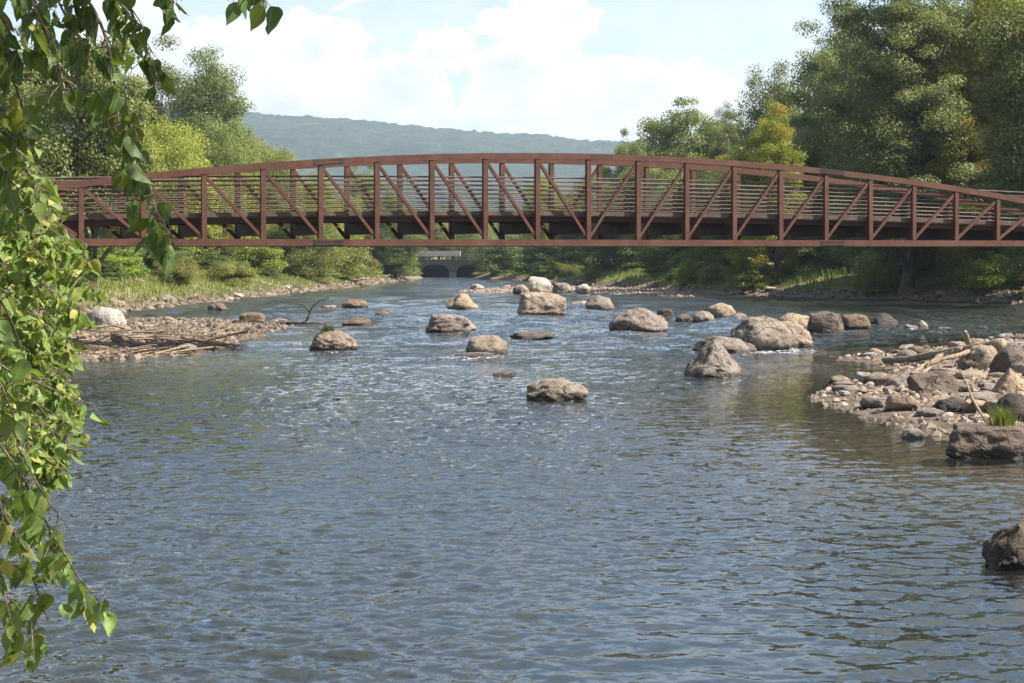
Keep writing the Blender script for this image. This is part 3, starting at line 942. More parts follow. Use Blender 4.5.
make_kind('cottonwood', 'cottonwood', 21, 20, 13, rnd_lobes(21, 10, 0.34, 0.80, 0.56, 0.46, 0.1), 247, 120000, 0.16, 1.58, 0.42)
make_kind('cottonwood_b', 'cottonwood', 22, 19, 12, rnd_lobes(22, 8, 0.30, 0.84, 0.66, 0.38, 0.3), 221, 110000, 0.16, 1.36, 0.40, accent=0.12)
make_kind('willow', 'willow', 31, 10, 11, rnd_lobes(31, 9, 0.22, 0.80, 0.62, 0.38, 0.25), 260, 90000, 0.145, 0.92, 0.22, droop=0.5, multi=3, nlimb=8, accent=0.2)
make_kind('willow_b', 'olive', 32, 10, 12, rnd_lobes(32, 9, 0.20, 0.78, 0.66, 0.36, 0.25), 273, 90000, 0.14, 0.88, 0.20, droop=0.5, multi=3, nlimb=8, accent=0.15)
make_kind('olive', 'olive', 33, 13, 11, rnd_lobes(33, 10, 0.28, 0.84, 0.66, 0.32, 0.4), 234, 80000, 0.155, 0.89, 0.26, nlimb=24, accent=0.08)
make_kind('silver', 'silver', 41, 21, 15, rnd_lobes(41, 13, 0.24, 0.88, 0.72, 0.31, 0.35), 338, 220000, 0.118, 0.92, 0.40, nlimb=40, accent=0.04)
make_kind('silver_b', 'silver', 42, 20, 12, rnd_lobes(42, 11, 0.26, 0.88, 0.70, 0.30, 0.4), 260, 160000, 0.118, 0.91, 0.36, nlimb=28, accent=0.06)
make_kind('golden', 'golden', 51, 18, 12, rnd_lobes(51, 10, 0.24, 0.86, 0.68, 0.34, 0.35), 260, 150000, 0.122, 0.93, 0.34, nlimb=24, accent=0.12)
make_kind('golden_b', 'golden', 52, 9, 10, rnd_lobes(52, 8, 0.22, 0.8, 0.66, 0.38, 0.3), 195, 70000, 0.14, 0.88, 0.2, multi=2, nlimb=10, accent=0.2)
make_kind('shrub', 'dark', 61, 4, 5, rnd_lobes(61, 7, 0.10, 0.74, 0.66, 0.42, 0.2), 90, 20000, 0.14, 0.62, 0.08, multi=4, nlimb=6, accent=0.06)
make_kind('shrub_lime', 'lime', 62, 4, 5, rnd_lobes(62, 7, 0.10, 0.76, 0.66, 0.40, 0.2), 90, 20000, 0.135, 0.60, 0.07, multi=4, nlimb=6, accent=0.15)
make_kind('shrub_gold', 'goldbush', 63, 4, 6, rnd_lobes(63, 7, 0.10, 0.72, 0.70, 0.42, 0.2), 100, 24000, 0.13, 0.60, 0.07, droop=0.4, multi=4, nlimb=6, accent=0.25)
make_kind('understory', 'dark', 64, 9, 9, rnd_lobes(64, 9, 0.22, 0.82, 0.66, 0.36, 0.3), 195, 80000, 0.125, 0.84, 0.18, multi=2, nlimb=12, accent=0.05)

PREC = {}
def plant(kind, px, Y, top, wpx, label, cat='tree', group=None, name=None, rz=None, base=None):
    """a tree standing at depth Y under the photo column px, its top at row top, its crown wpx wide"""
    h0, w0, cm, tm = KIND[kind]
    X = (px - 512) / FPX * Y
    gz = float(ground_z(X, Y)[0]) if base is None else base
    gz = max(gz, 0.05)
    H = CAMH + (HOR - top) / FPX * Y - gz
    W = wpx / FPX * Y
    nm = name or ('shrub' if 'shrub' in cat or 'bush' in cat else 'tree')
    sc = (W / w0, W / w0, H / h0)
    rot = random.uniform(0, 6.28) if rz is None else rz
    e = empty(nm, (X, Y, gz - 0.02), label, cat, group, rot, sc)
    link('crown', cm, e); link('trunk', tm, e)
    return e


NAMES = {'cottonwood': 'cottonwood_tree', 'cottonwood_b': 'cottonwood_tree', 'willow': 'willow_tree', 'willow_b': 'willow_tree', 'olive': 'broadleaf_tree', 'silver': 'broadleaf_tree',
         'silver_b': 'broadleaf_tree', 'golden': 'autumn_tree', 'golden_b': 'autumn_tree', 'shrub': 'shrub', 'shrub_lime': 'shrub', 'shrub_gold': 'shrub', 'understory': 'understory_tree'}
TREES = [
    # left grove behind the bridge
    ('cottonwood', 210, 250, 52, 84, "tall dark cottonwood with a rounded crown against the sky, left of the hills"),
    ('cottonwood_b', 165, 255, 42, 80, "taller cottonwood just left of the round-crowned one, partly behind hanging leaves"),
    ('olive', 92, 130, 20, 110, "grey-green sparse tree seen through the hanging leaves at upper left"),
    ('olive', 20, 140, 30, 120, "grey-green tree at the far left edge behind the hanging leaves"),
    ('willow', 168, 195, 112, 100, "bright yellow-green willow above the bridge's left half"),
    ('willow_b', 248, 226, 126, 92, "pale olive willow just right of the bright yellow-green one"),
    ('willow_b', 222, 218, 120, 84, "broad light olive willow between the bright yellow-green one and the pale olive one"),
    ('willow', 272, 232, 142, 62, "low yellow-green willow at the right end of the left grove, just above the truss"),
    ('willow_b', 120, 190, 150, 80, "olive willow left of the bright yellow-green one, behind the bridge rails"),
    ('willow', 225, 208, 165, 70, "yellow-green bushy willow showing through the rails under the two larger willows"),
    ('willow', 305, 236, 176, 60, "yellow-green willow seen through the rails, just left of the dark tree"),
    ('olive', 368, 310, 166, 50, "dark green tree behind the rails where the hillside begins"),
    ('willow', 335, 244, 190, 50, "low yellow-green willow behind the rails beside the dark tree"),
    ('cottonwood_b', 396, 300, 188, 44, "small green tree behind the rails left of the open hill view"),
    ('olive', 440, 450, 206, 44, "small tree behind the rails below the open hill view"),
    ('willow_b', 478, 440, 214, 46, "distant pale tree behind the rails at the middle of the open hill view"),
    ('willow', 545, 330, 177, 44, "yellow-green tree behind the rails at the right of the open hill view"),
    ('olive', 512, 470, 206, 40, "distant tree behind the rails just left of the yellow-green one"),
    # right far grove
    ('olive', 628, 300, 132, 48, "sparse small tree at the left end of the far right grove"),
    ('olive', 682, 270, 101, 84, "broad rounded green tree in the far right grove above the bridge"),
    ('silver_b', 728, 262, 106, 42, "slim greyish tree between the far grove and the big dark trees"),
    ('olive', 600, 310, 168, 44, "low green tree behind the rails at the left of the far right grove"),
    ('golden_b', 582, 300, 186, 46, "low yellowish tree behind the rails beside the open hill view"),
    ('olive', 650, 250, 160, 70, "green tree behind the rails under the far right grove"),
    ('understory', 708, 225, 170, 66, "dark tree behind the rails at the right of the far grove"),
    # right big trees
    ('cottonwood', 778, 216, 66, 74, "dark tree with a pointed top at the left edge of the big right-hand trees"),
    ('golden', 774, 172, 108, 72, "yellowing small tree in front of the dark pointed one"),
    ('cottonwood_b', 822, 188, 26, 84, "dark tree with reddish autumn leaves near its top"),
    ('cottonwood', 848, 186, 0, 60, "tall narrow tree top standing up beside the reddish-topped tree"),
    ('silver', 905, 152, -62, 170, "huge silvery green tree reaching past the top of the photo at right"),
    ('silver_b', 856, 180, 40, 100, "silvery green tree leaning out at the left of the huge one"),
    ('golden', 1010, 152, -40, 130, "yellow-green tree at the right edge reaching past the photo's top"),
    ('golden', 968, 150, 60, 90, "yellow-olive tree between the huge silvery tree and the right edge"),
    ('silver_b', 925, 162, 132, 86, "low silvery green tree with pale leaves behind the bridge's right half"),
    ('cottonwood', 990, 175, -30, 120, "dark tree behind the yellow-green one at the right edge"),
    ('cottonwood_b', 1062, 128, -60, 130, "dark tree half outside the photo's right edge"),
    ('golden', 1085, 150, -20, 130, "yellowish tree behind the dark one at the photo's right edge"),
]
for T in TREES:
    plant(*T, cat='tree', name=NAMES[T[0]])
for px, Y, top, w in [(740, 192, 182, 70), (795, 200, 172, 70), (845, 196, 162, 70), (890, 160, 168, 84), (945, 156, 160, 80), (1000, 150, 170, 90), (1045, 140, 170, 80),
                      (665, 225, 188, 62), (625, 255, 200, 60), (590, 290, 205, 54), (755, 205, 150, 70), (870, 175, 120, 90), (930, 172, 120, 90)]:
    plant('understory', px, Y, top, w, "dark understory tree filling in below the taller right bank trees", 'tree', 'dark understory trees on the right bank', 'understory_tree')

SHRUBS = [
    # left bank
    ('shrub_gold', 341, 240, 236, 62, "golden olive willow bush overhanging the left waterline"),
    ('shrub_lime', 258, 205, 238, 44, "yellow-green bush on the left bank below the bridge"),
    ('shrub', 208, 195, 234, 56, "dark green bush on the left bank above the grass"),
    ('willow_b', 296, 235, 224, 52, "pale olive bush between the golden and yellow-green left bank bushes"),
    ('shrub_lime', 122, 165, 236, 34, "leafy yellow-green sapling beside the hanging branch, left bank"),
    ('shrub', 160, 185, 236, 56, "green bush left of the dark one on the left bank"),
    ('shrub', 390, 312, 236, 48, "dark bush on the left bank next to the golden one"),
    ('shrub_lime', 403, 325, 252, 24, "bright green bush just left of the arched far bridge"),
    ('understory', 380, 300, 216, 48, "dark tree on the left bank behind the golden bush"),
    ('willow_b', 300, 215, 206, 70, "olive tree behind the bridge deck above the pale olive bush"),
    # right far bank
    ('shrub_gold', 484, 362, 270, 22, "low yellow-green bush at the right foot of the arched far bridge"),
    ('shrub', 500, 345, 240, 52, "green bush right of the arched far bridge"),
    ('understory', 500, 405, 238, 40, "dark tree over the right end of the arched far bridge"),
    ('shrub', 540, 310, 242, 52, "dark bush beyond the gravel island"),
    ('shrub', 575, 290, 244, 50, "dark bush on the right bank past the gravel island's far side"),
    ('shrub_lime', 706, 190, 262, 34, "small bright bush at the shaded right waterline"),
    ('shrub_lime', 752, 172, 268, 40, "sunlit yellow-green bush on the right bank"),
    ('shrub_lime', 985, 146, 252, 52, "sunlit yellow-green bush near the photo's right edge"),
    ('olive', 1012, 152, 186, 40, "olive bush at the right edge level with the bridge rails"),
    ('shrub_lime', 880, 154, 255, 40, "yellowish leafy bush on the shaded right bank"),
]
for T in SHRUBS:
    plant(T[0], T[1], T[2], T[3], T[4], T[5], cat='tree' if 'tree' in T[5] else 'bush', name=NAMES[T[0]])
for px, Y, top, w in [(610, 262, 248, 46), (640, 246, 246, 46), (668, 220, 250, 46), (695, 205, 248, 46), (730, 188, 250, 50), (806, 190, 252, 46), (838, 182, 246, 50), (925, 158, 250, 50), (1040, 138, 240, 56), (955, 160, 240, 60), (860, 172, 232, 60)]:
    plant('shrub', px, Y, top, w, "low dark bush in the shade along the right waterline", 'bush', 'dark bushes along the right waterline', 'shrub')
rw = np.random.default_rng(91)
def weeds(poly, n, box, dlo, dhi, kinds, label, group):
    k = 0
    while k < n:
        x, y = rw.uniform(box[0], box[1]), rw.uniform(box[2], box[3])
        d = float(sdist(np.array([[x, y]]), poly)[0])
        if not (dlo < d < dhi): continue
        gz = float(ground_z(x, y)[0])
        hh = rw.uniform(0.6, 2.6); ww = hh * rw.uniform(1.0, 2.2)
        px = 512 + FPX * x / y
        plant(kinds[rw.integers(len(kinds))], px, y, HOR - (gz + hh - CAMH) * FPX / y, ww / y * FPX, label, 'bush', group, 'bush')
        k += 1
weeds(LEFT_BANK, 44, (-48, -17, 105, 300), 2.2, 14, ['shrub', 'shrub_lime', 'shrub_gold', 'shrub_gold', 'shrub'], "small weedy bush growing in the grass of the left bank", 'weedy bushes on the left bank')
weeds(RIGHT_BANK, 40, (0, 50, 120, 330), 0.8, 8, ['shrub', 'shrub', 'shrub_lime', 'shrub_gold'], "small weedy bush along the right bank's edge", 'weedy bushes on the right bank')
for i in range(22):                                # far belt of trees across the valley floor
    px = 150 + i * 42 + random.uniform(-14, 14)
    Y = random.uniform(560, 900)
    plant(random.choice(['olive', 'cottonwood', 'willow_b', 'cottonwood_b']), px, Y, random.uniform(226, 242), random.uniform(26, 40), "distant tree on the valley floor before the hills", 'tree', 'distant valley trees', 'valley_tree', base=3.2)

# ------------------------------------------------------------------ grass
def grass_mesh(X, Y, Zb, hgt, wid, seed, lean=0.35, dry=0.2):
    r = np.random.default_rng(seed)
    N = len(X)
    a = r.uniform(0, 6.28, N)
    h = hgt * r.uniform(0.5, 1.3, N)
    s = np.stack([np.cos(a), np.sin(a), 0 * a], 1) * wid
    l = np.stack([r.normal(0, lean, N), r.normal(0, lean, N), 0 * a], 1) * h[:, None]
    B = np.stack([X, Y, Zb], 1)
    up = np.array([0, 0, 1.0]) * h[:, None]
    V = np.stack([B - s / 2, B + s / 2, B + s * 0.35 + up * 0.6 + l * 0.4, B - s * 0.35 + up * 0.6 + l * 0.4, B + up + l], 1).reshape(-1, 3)
    o = np.arange(N)[:, None] * 5
    Q = o + np.array([[0, 1, 2, 3]]); T = o + np.array([[3, 2, 4]])
    return V, [Q, T], {'tone': np.repeat(np.clip(r.normal(0.5, 0.3, N), 0, 1), 5), 'accent': np.repeat((r.random(N) < dry) * r.uniform(0.4, 1, N), 5)}


def bank_grass(poly, n, box, seed, dmin, dmax, hgt, wid, dry, patchy=0.0):
    r = np.random.default_rng(seed)
    X = r.uniform(box[0], box[1], n * 3); Y = r.uniform(box[2], box[3], n * 3)
    d = sdist(np.stack([X, Y], 1), poly)
    ok = (d > dmin) & (d < dmax) & (wob(X, Y, 6.0, 4) > patchy - 0.25 * r.random(len(X)))
    X, Y = X[ok][:n], Y[ok][:n]
    Z = ground_z(X, Y)
    return grass_mesh(X, Y, Z - 0.03, hgt, wid, seed, dry=dry)


V, F, A = bank_grass(LEFT_BANK, 120000, (-72, -19, 96, 250), 3, 0.5, 46, 0.42, 0.06, 0.4, -0.3)
tag(link('bank_grass', np_mesh('bank_grass', V, F, M['grass'], False, A)), "tall sunlit green grass on the left bank", 'grass', kind='stuff')
V, F, A = bank_grass(RIGHT_BANK, 50000, (-4, 70, 90, 350), 4, 0.7, 12, 0.7, 0.07, 0.12, -0.1)
tag(link('bank_grass', np_mesh('bank_grass', V, F, M['grass'], False, A)), "green grass in patches along the right bank", 'grass', kind='stuff')
V, F, A = bank_grass(LEFT_BANK, 16000, (-30, -3, 6, 95), 5, 1.0, 12, 0.6, 0.03, 0.35, -0.3)
tag(link('bank_grass', np_mesh('bank_grass', V, F, M['grass'], False, A)), "grass and weeds on the near left bank behind the branches", 'grass', kind='stuff')

# ------------------------------------------------------------------ rocks
def rock_mesh(name, seed, style, mat, sub=4):
    """unit rock: about 1 wide, stands on z = 0, top near z = 1"""
    r = random.Random(seed)
    bm = bmesh.new()
    bmesh.ops.create_icosphere(bm, subdivisions=sub, radius=1.0)
    V = np.array([v.co[:] for v in bm.verts])
    Fc = np.array([[v.index for v in f.verts] for f in bm.faces])
    bm.free()
    rr = np.random.default_rng(seed)
    npl = {'round': 7, 'block': 9, 'peak': 8, 'flat': 8, 'slab': 7, 'cobble': 5}[style]
    dlo = {'round': 0.74, 'block': 0.55, 'peak': 0.5, 'flat': 0.62, 'slab': 0.55, 'cobble': 0.7}[style]
    soft = {'round': 0.55, 'block': 0.85, 'peak': 0.85, 'flat': 0.8, 'slab': 0.92, 'cobble': 0.75}[style]
    planes = []
    for k in range(npl):
        n = rr.normal(size=3); n /= np.linalg.norm(n)
        planes.append((n, rr.uniform(dlo, 0.92)))
    if style in ('block', 'slab'):
        planes += [(np.array([0.05, -0.1, 1.0]), 0.45), (np.array([0.1, -1.0, 0.15]), 0.55), (np.array([-1.0, 0.1, 0.2]), 0.7), (np.array([1.0, -0.2, 0.25]), 0.72)]
    if style == 'peak':
        planes += [(np.array([-0.75, -0.3, 0.6]), 0.42), (np.array([0.72, -0.35, 0.6]), 0.45), (np.array([0.1, -0.85, 0.5]), 0.5)]
    for n, d in planes:
        n = n / np.linalg.norm(n)
        e = V @ n - d
        V = V - np.where(e > 0, e * soft, 0)[:, None] * n
    o = rr.uniform(0, 50, 3)
    dv = np.array([mnoise.fractal(Vector(v * 1.3 + o), 1.0, 2.0, 5) for v in V])
    dv2 = np.array([mnoise.fractal(Vector(v * 5.0 + o), 0.7, 2.1, 3) for v in V]) if sub > 3 else 0
    rad = V / (np.linalg.norm(V, axis=1)[:, None] + 1e-9)
    V = V + rad * (dv * 0.15 + dv2 * 0.05)[:, None]
    lo, hi = V.min(0), V.max(0)
    V[:, 0] = (V[:, 0] - (lo[0] + hi[0]) / 2) / (hi[0] - lo[0])
    V[:, 1] = (V[:, 1] - (lo[1] + hi[1]) / 2) / (hi[1] - lo[1])
    zc = lo[2] + (hi[2] - lo[2]) * {'round': 0.38, 'block': 0.35, 'peak': 0.36, 'flat': 0.45, 'slab': 0.35, 'cobble': 0.3}[style]
    V[:, 2] = (V[:, 2] - zc) / (hi[2] - zc)
    # widest at the waterline: keep the unit width for what shows
    above = V[V[:, 2] > 0]
    V[:, 0] /= max(0.6, above[:, 0].max() - above[:, 0].min())
    return np_mesh(name, V, Fc, mat, True)


STONES = {}
for i, (px, py, w, h, mat, style, label, cat) in enumerate(BOULDERS):
    X, Y = wp(px, py)
    W = w / FPX * Y
    Hh = h / FPX * Y
    gz = max(0.0, float(ground_z(X, Y)[0]) - 0.03)
    big = cat == 'boulder' and w > 24
    nm = {'boulder': 'boulder', 'flat rock': 'flat_rock', 'rock': 'rock', 'stone': 'river_stone', 'cobble': 'cobble'}[cat]
    o = link(nm, rock_mesh(nm, 300 + i, style, M[mat], 5 if w > 45 else 4))
    dpt = W * random.uniform(0.75, 0.95)
    o.location = (X, Y + dpt * 0.42, gz)
    if gz > 0.1:                                   # it lies on the bar, not in the water
        Yb = (CAMH - gz) * FPX / (py - HOR)
        o.location = ((px - 512) / FPX * Yb, Yb + dpt * 0.42, gz)
        W *= Yb / Y; Hh *= Yb / Y
    o.scale = (W, dpt, max(Hh, 0.08))
    o.rotation_euler = (0, 0, random.uniform(-0.12, 0.12))
    tag(o, label, cat)
    STONES[(px, py)] = o

# cobbles of the bars, each one a stone
COB = [rock_mesh('river_stone', 700 + k, ['block', 'flat', 'block', 'cobble'][k % 4], M[['rock_tan', 'rock_grey', 'rock_tan', 'rock_brown', 'rock_pale', 'rock_tan'][k % 6]], 3) for k in range(18)]


def scatter(poly, n, box, size, label, group, seed, zmin=0.0, flt=None, pw=2.2):
    r = np.random.default_rng(seed)
    pts = []
    while len(pts) < n:
        X = r.uniform(box[0], box[1], 400); Y = r.uniform(box[2], box[3], 400)
        d = sdist(np.stack([X, Y], 1), poly)
        z = ground_z(X, Y)
        px = 512 + FPX * X / Y
        for x, y, dd, zz, p in zip(X, Y, d, z, px):
            if zz > zmin and p < 1040 and (flt is None or flt(x, y, dd, zz)) and len(pts) < n:
                pts.append((x, y, zz))
    for x, y, zz in pts:
        s = size[0] + (size[1] - size[0]) * r.random() ** pw
        o = link('river_stone', random.choice(COB))
        o.location = (x, y, zz + s * 0.02)
        o.scale = (s, s * r.uniform(0.65, 1.1), s * r.uniform(0.20, 0.44))
        o.rotation_euler = (r.normal(0, 0.12), r.normal(0, 0.12), r.uniform(0, 6.28))
        tag(o, label, 'stone', group)


scatter(RIGHT_BAR, 175, (7, 22, 32, 74), (0.17, 0.80), "sunlit tan river stone lying among many others on the right gravel bar", 'stones on the right gravel bar', 1, 0.02, lambda x, y, d, z: d > -0.2)
scatter(LEFT_BAR, 40, (-24, -9, 56, 98), (0.2, 0.75), "tan stone among many others on the left stone bar", 'stones on the left stone bar', 2, 0.0, lambda x, y, d, z: d > -0.4)
scatter(LEFT_BANK, 38, (-26, -16, 110, 300), (0.4, 1.3), "stone in the row along the grassy left bank's waterline", 'stones along the left waterline', 3, -0.05, lambda x, y, d, z: -0.8 < d < 2.2)
scatter(ISLAND, 26, (-8, 24, 170, 235), (0.35, 1.0), "stone scattered on the far gravel island", 'stones on the far island', 4, -0.05, lambda x, y, d, z: d > -0.6)
scatter(RIGHT_BANK, 18, (4, 46, 128, 260), (0.4, 1.3), "stone in the shaded row along the right bank's waterline", 'stones along the right waterline', 5, -0.05, lambda x, y, d, z: -0.8 < d < 2.5)

# small gravel too many to count
def gravel(poly, n, box, seed, size, dmax=99):
    r = np.random.default_rng(seed)
    X = r.uniform(box[0], box[1], n * 6); Y = r.uniform(box[2], box[3], n * 6)
    d = sdist(np.stack([X, Y], 1), poly)
    ok = (d > -0.3) & (d < dmax)
    X, Y = X[ok][:n], Y[ok][:n]
    Z = ground_z(X, Y)
    N = len(X)
    base = np.array([(1, 0, 0), (0.3, 0.9, 0.05), (-0.8, 0.6, 0), (-0.9, -0.5, 0.05), (0.2, -1, 0), (0.35, 0.1, 0.75), (-0.4, -0.1, 0.65)])
    Fq = np.array([(0, 1, 5), (1, 2, 6), (2, 3, 6), (3, 4, 6), (4, 0, 5), (1, 6, 5), (4, 5, 6)])
    a = r.uniform(0, 6.28, N)
    s = size[0] + (size[1] - size[0]) * r.random(N) ** 2
    B = base[None] * (1 + 0.25 * r.normal(size=(N, 7, 3))) * s[:, None, None] * np.array([1, 0.8, 0.8])
    ca, sa = np.cos(a)[:, None], np.sin(a)[:, None]
    V = np.stack([B[..., 0] * ca - B[..., 1] * sa + X[:, None], B[..., 0] * sa + B[..., 1] * ca + Y[:, None], B[..., 2] + Z[:, None]], -1).reshape(-1, 3)
    F = (np.arange(N)[:, None, None] * 7 + Fq[None]).reshape(-1, 3)
    return V, F, np.repeat(r.random(N), 7)


m, g = new_mat('gravel_stone')
a = g.n('ShaderNodeAttribute', attribute_name='tone').outputs['Fac']
c = g.mix(a, (0.12, 0.088, 0.062), (0.36, 0.285, 0.215))
finish(g, g.n('ShaderNodeBsdfPrincipled', {'Base Color': c, 'Roughness': 0.85, 'Specular IOR Level': 0.25}).outputs[0])
M['gravel'] = m
m, g = new_mat('bar_rubble')
a = g.n('ShaderNodeAttribute', attribute_name='tone').outputs['Fac']
c = g.mix(a, (0.055, 0.042, 0.030), (0.23, 0.175, 0.125))
finish(g, g.n('ShaderNodeBsdfPrincipled', {'Base Color': c, 'Roughness': 0.85, 'Specular IOR Level': 0.25}).outputs[0])
M['rubble'] = m
for poly, n, box, sd, size, dm, mt, lab in ((RIGHT_BAR, 8000, (6, 26, 28, 78), 1, (0.03, 0.15), 99, 'gravel', "fine gravel between the stones of the right bar"),
                                   (LEFT_BAR, 7000, (-26, -8, 55, 98), 2, (0.05, 0.24), 99, 'rubble', "dark rubble between the stones of the left bar"),
                                   (ISLAND, 4000, (-12, 28, 160, 240), 3, (0.08, 0.22), 99, 'gravel', "fine gravel of the far island"),
                                   (LEFT_BANK, 7000, (-32, -14, 92, 320), 4, (0.08, 0.42), 1.6, 'rubble', "broken stone along the left bank's waterline"),
                                   (RIGHT_BANK, 9000, (-4, 48, 100, 330), 5, (0.08, 0.42), 2.2, 'rubble', "broken stone along the shaded right waterline")):
    V, F, T = gravel(poly, n, box, sd, size, dm)
    tag(link('gravel', np_mesh('gravel', V, F, M[mt], False, {'tone': T})), lab, 'gravel', kind='stuff')

# ------------------------------------------------------------------ driftwood
def on_bar(px, py, lift=0.0):
    """point of the ground seen at a pixel (two refinement steps)"""
    z = 0.0
    for _ in range(6):
        Y = (CAMH - z) * FPX / (py - HOR); X = (px - 512) / FPX * Y
        z = max(0.0, float(ground_z(X, Y)[0]))
    return np.array([X, Y, z + lift])


def smooth_path(pts, n=24):
    P = np.asarray(pts, float)
    t = np.linspace(0, 1, len(P)); q = np.linspace(0, 1, n)
    Q = np.stack([np.interp(q, t, P[:, k]) for k in range(3)], 1)
    for _ in range(3):
        Q[1:-1] = (Q[:-2] + 2 * Q[1:-1] + Q[2:]) / 4
    return Q


def wood(name, parent, pts, r0, r1, seed, sides=9, n=24):
    r = np.random.default_rng(seed)
    Q = smooth_path(pts, n)
    rad = np.linspace(r0, r1, n) * (1 + 0.14 * r.normal(size=n))
    Q[1:-1] += r.normal(0, r0 * 0.12, (n - 2, 3))
    m = MB().tube(Q, rad, sides)
    for e, rr_, s_ in ((Q[0], rad[0], 1), (Q[-1], rad[-1], -1)):   # closed ends
        pass
    V, F = m.arrays()
    caps = [list(range(sides))[::-1], [(n - 1) * sides + k for k in range(sides)]]
    me = np_mesh(name, V, [F, np.array(caps)], M['driftwood'], True)
    return link(name, me, parent)


a = on_bar(892, 362, 0.16); b = on_bar(930, 362, 0.22); c = on_bar(965, 366, 0.52); d = on_bar(1004, 368, 0.62)
lg = empty('driftwood_log', tuple(on_bar(950, 366)), "bleached forked driftwood log lying across the right gravel bar", 'log')
inv = -np.array(lg.location)
wood('trunk', lg, [p + inv for p in (on_bar(884, 361, 0.10), on_bar(905, 363, 0.13), on_bar(935, 364, 0.26), on_bar(965, 367, 0.52), on_bar(1003, 368, 0.60))], 0.08, 0.15, 1)
wood('fork', lg, [p + inv for p in (on_bar(962, 367, 0.50), on_bar(945, 368, 0.38), on_bar(928, 371, 0.20), on_bar(912, 376, 0.05))], 0.12, 0.05, 2)
wood('stub', lg, [p + inv for p in (on_bar(969, 367, 0.5), on_bar(968, 367, 0.8), on_bar(965, 367, 1.0))], 0.09, 0.06, 3, n=8)
wood('fork', lg, [p + inv for p in (on_bar(985, 368, 0.55), on_bar(962, 370, 0.42), on_bar(940, 373, 0.34), on_bar(925, 374, 0.16))], 0.09, 0.03, 4)
wood('root', lg, [p + inv for p in (on_bar(935, 372, 0.22), on_bar(922, 377, 0.12), on_bar(918, 384, 0.03))], 0.05, 0.02, 5, n=10)
tw = wood('bent_twig', None, [on_bar(960, 396, 0.55), on_bar(966, 402, 0.42), on_bar(973, 412, 0.22), on_bar(986, 425, 0.08)], 0.012, 0.028, 6, 6)
tag(tw, "thin pale bent twig leaning over the right gravel bar stones", 'twig')
X, Y = wp(306, 325)
sn = empty('snag', (X, Y, 0), "bare dark snag rising from the water right of the left stone bar", 'snag')
wood('branch', sn, [(-0.4, 0, -0.1), (0.1, 0, 0.25), (0.25, 0, 0.8), (0.6, 0, 1.15), (1.1, 0, 1.3)], 0.07, 0.03, 7, 6).data.materials[0] = M['bark']
wood('branch', sn, [(0.2, 0, 0.6), (-0.1, 0.1, 0.95), (-0.55, 0.1, 1.05)], 0.05, 0.02, 8, 6).data.materials[0] = M['bark']
wood('branch', sn, [(-1.6, 0.1, 0.03), (-0.6, 0, 0.12), (0.5, 0, 0.1), (1.3, 0, 0.0)], 0.10, 0.05, 9, 6).data.materials[0] = M['bark']

STK = []
for k in range(7):
    r = np.random.default_rng(900 + k)
    L = r.uniform(0.9, 2.2)
    pts = [(-L / 2, 0, 0), (-L / 6, r.normal(0, 0.08), r.normal(0.02, 0.03)), (L / 6, r.normal(0, 0.08), r.normal(0.02, 0.03)), (L / 2, 0, 0)]
    m_ = MB().tube(smooth_path(pts, 10), np.linspace(0.034, 0.014, 10), 6)
    V, F = m_.arrays()
    STK.append(np_mesh('driftwood_stick', V, F, M['driftwood'], True))
r = np.random.default_rng(77)
cnt = 0
while cnt < 100:
    px, py = r.uniform(55, 255), r.uniform(332, 359)
    if (px - 60) / 180 + (358 - py) / 60 > 1.15 and r.random() < 0.8: continue
    p = on_bar(px, py)
    if ground_z(p[0], p[1])[0] < -0.06: continue
    o = link('driftwood_stick', random.choice(STK))
    o.location = (p[0], p[1], p[2] + 0.02 + 0.10 * r.random())
    o.rotation_euler = (0, r.normal(0, 0.14), r.normal(0, 0.75) + (math.pi if r.random() < 0.5 else 0))
    s = r.uniform(0.6, 1.5); o.scale = (s, s, s * 0.9)
    tag(o, "bleached stick in the tangled driftwood mat on the left stone bar", 'stick', 'sticks in the driftwood mat')
    cnt += 1

# grass tufts on two boulders
def tuft(loc, n, rad, h, wid, label, seed):
    r = np.random.default_rng(seed)
    x, y = r.normal(0, rad, n), r.normal(0, rad, n)
    V, F, A = grass_mesh(x, y, 0 * x, h, wid, seed, 0.3, 0.1)
    o = link('grass_tuft', np_mesh('grass_tuft', V, F, M['grass'], False, A), None, loc)
    tag(o, label, 'grass')


def on_stone(key, u, v):
    """a point on top of a boulder, u and v across its unit footprint"""
    o = STONES[key]
    me = o.data
    co = np.array([p.co[:] for p in me.vertices])
    near = np.argsort((co[:, 0] - u) ** 2 + (co[:, 1] - v) ** 2)
    top = max(near[:60], key=lambda k: co[k, 2])
    c = Vector((u, v, co[top, 2] - 0.03))
    return Vector(o.location) + Matrix.Rotation(o.rotation_euler.z, 3, 'Z') @ Vector((c.x * o.scale.x, c.y * o.scale.y, c.z * o.scale.z))


tuft(on_stone((996, 458), 0.15, 0.0), 260, 0.10, 0.30, 0.012, "bright green grass tuft on the big flat-topped block at right", 1)
tuft(on_stone((332, 350), -0.12, 0.0), 70, 0.10, 0.20, 0.03, "green grass tuft on top of the tan boulder left of midstream", 2)

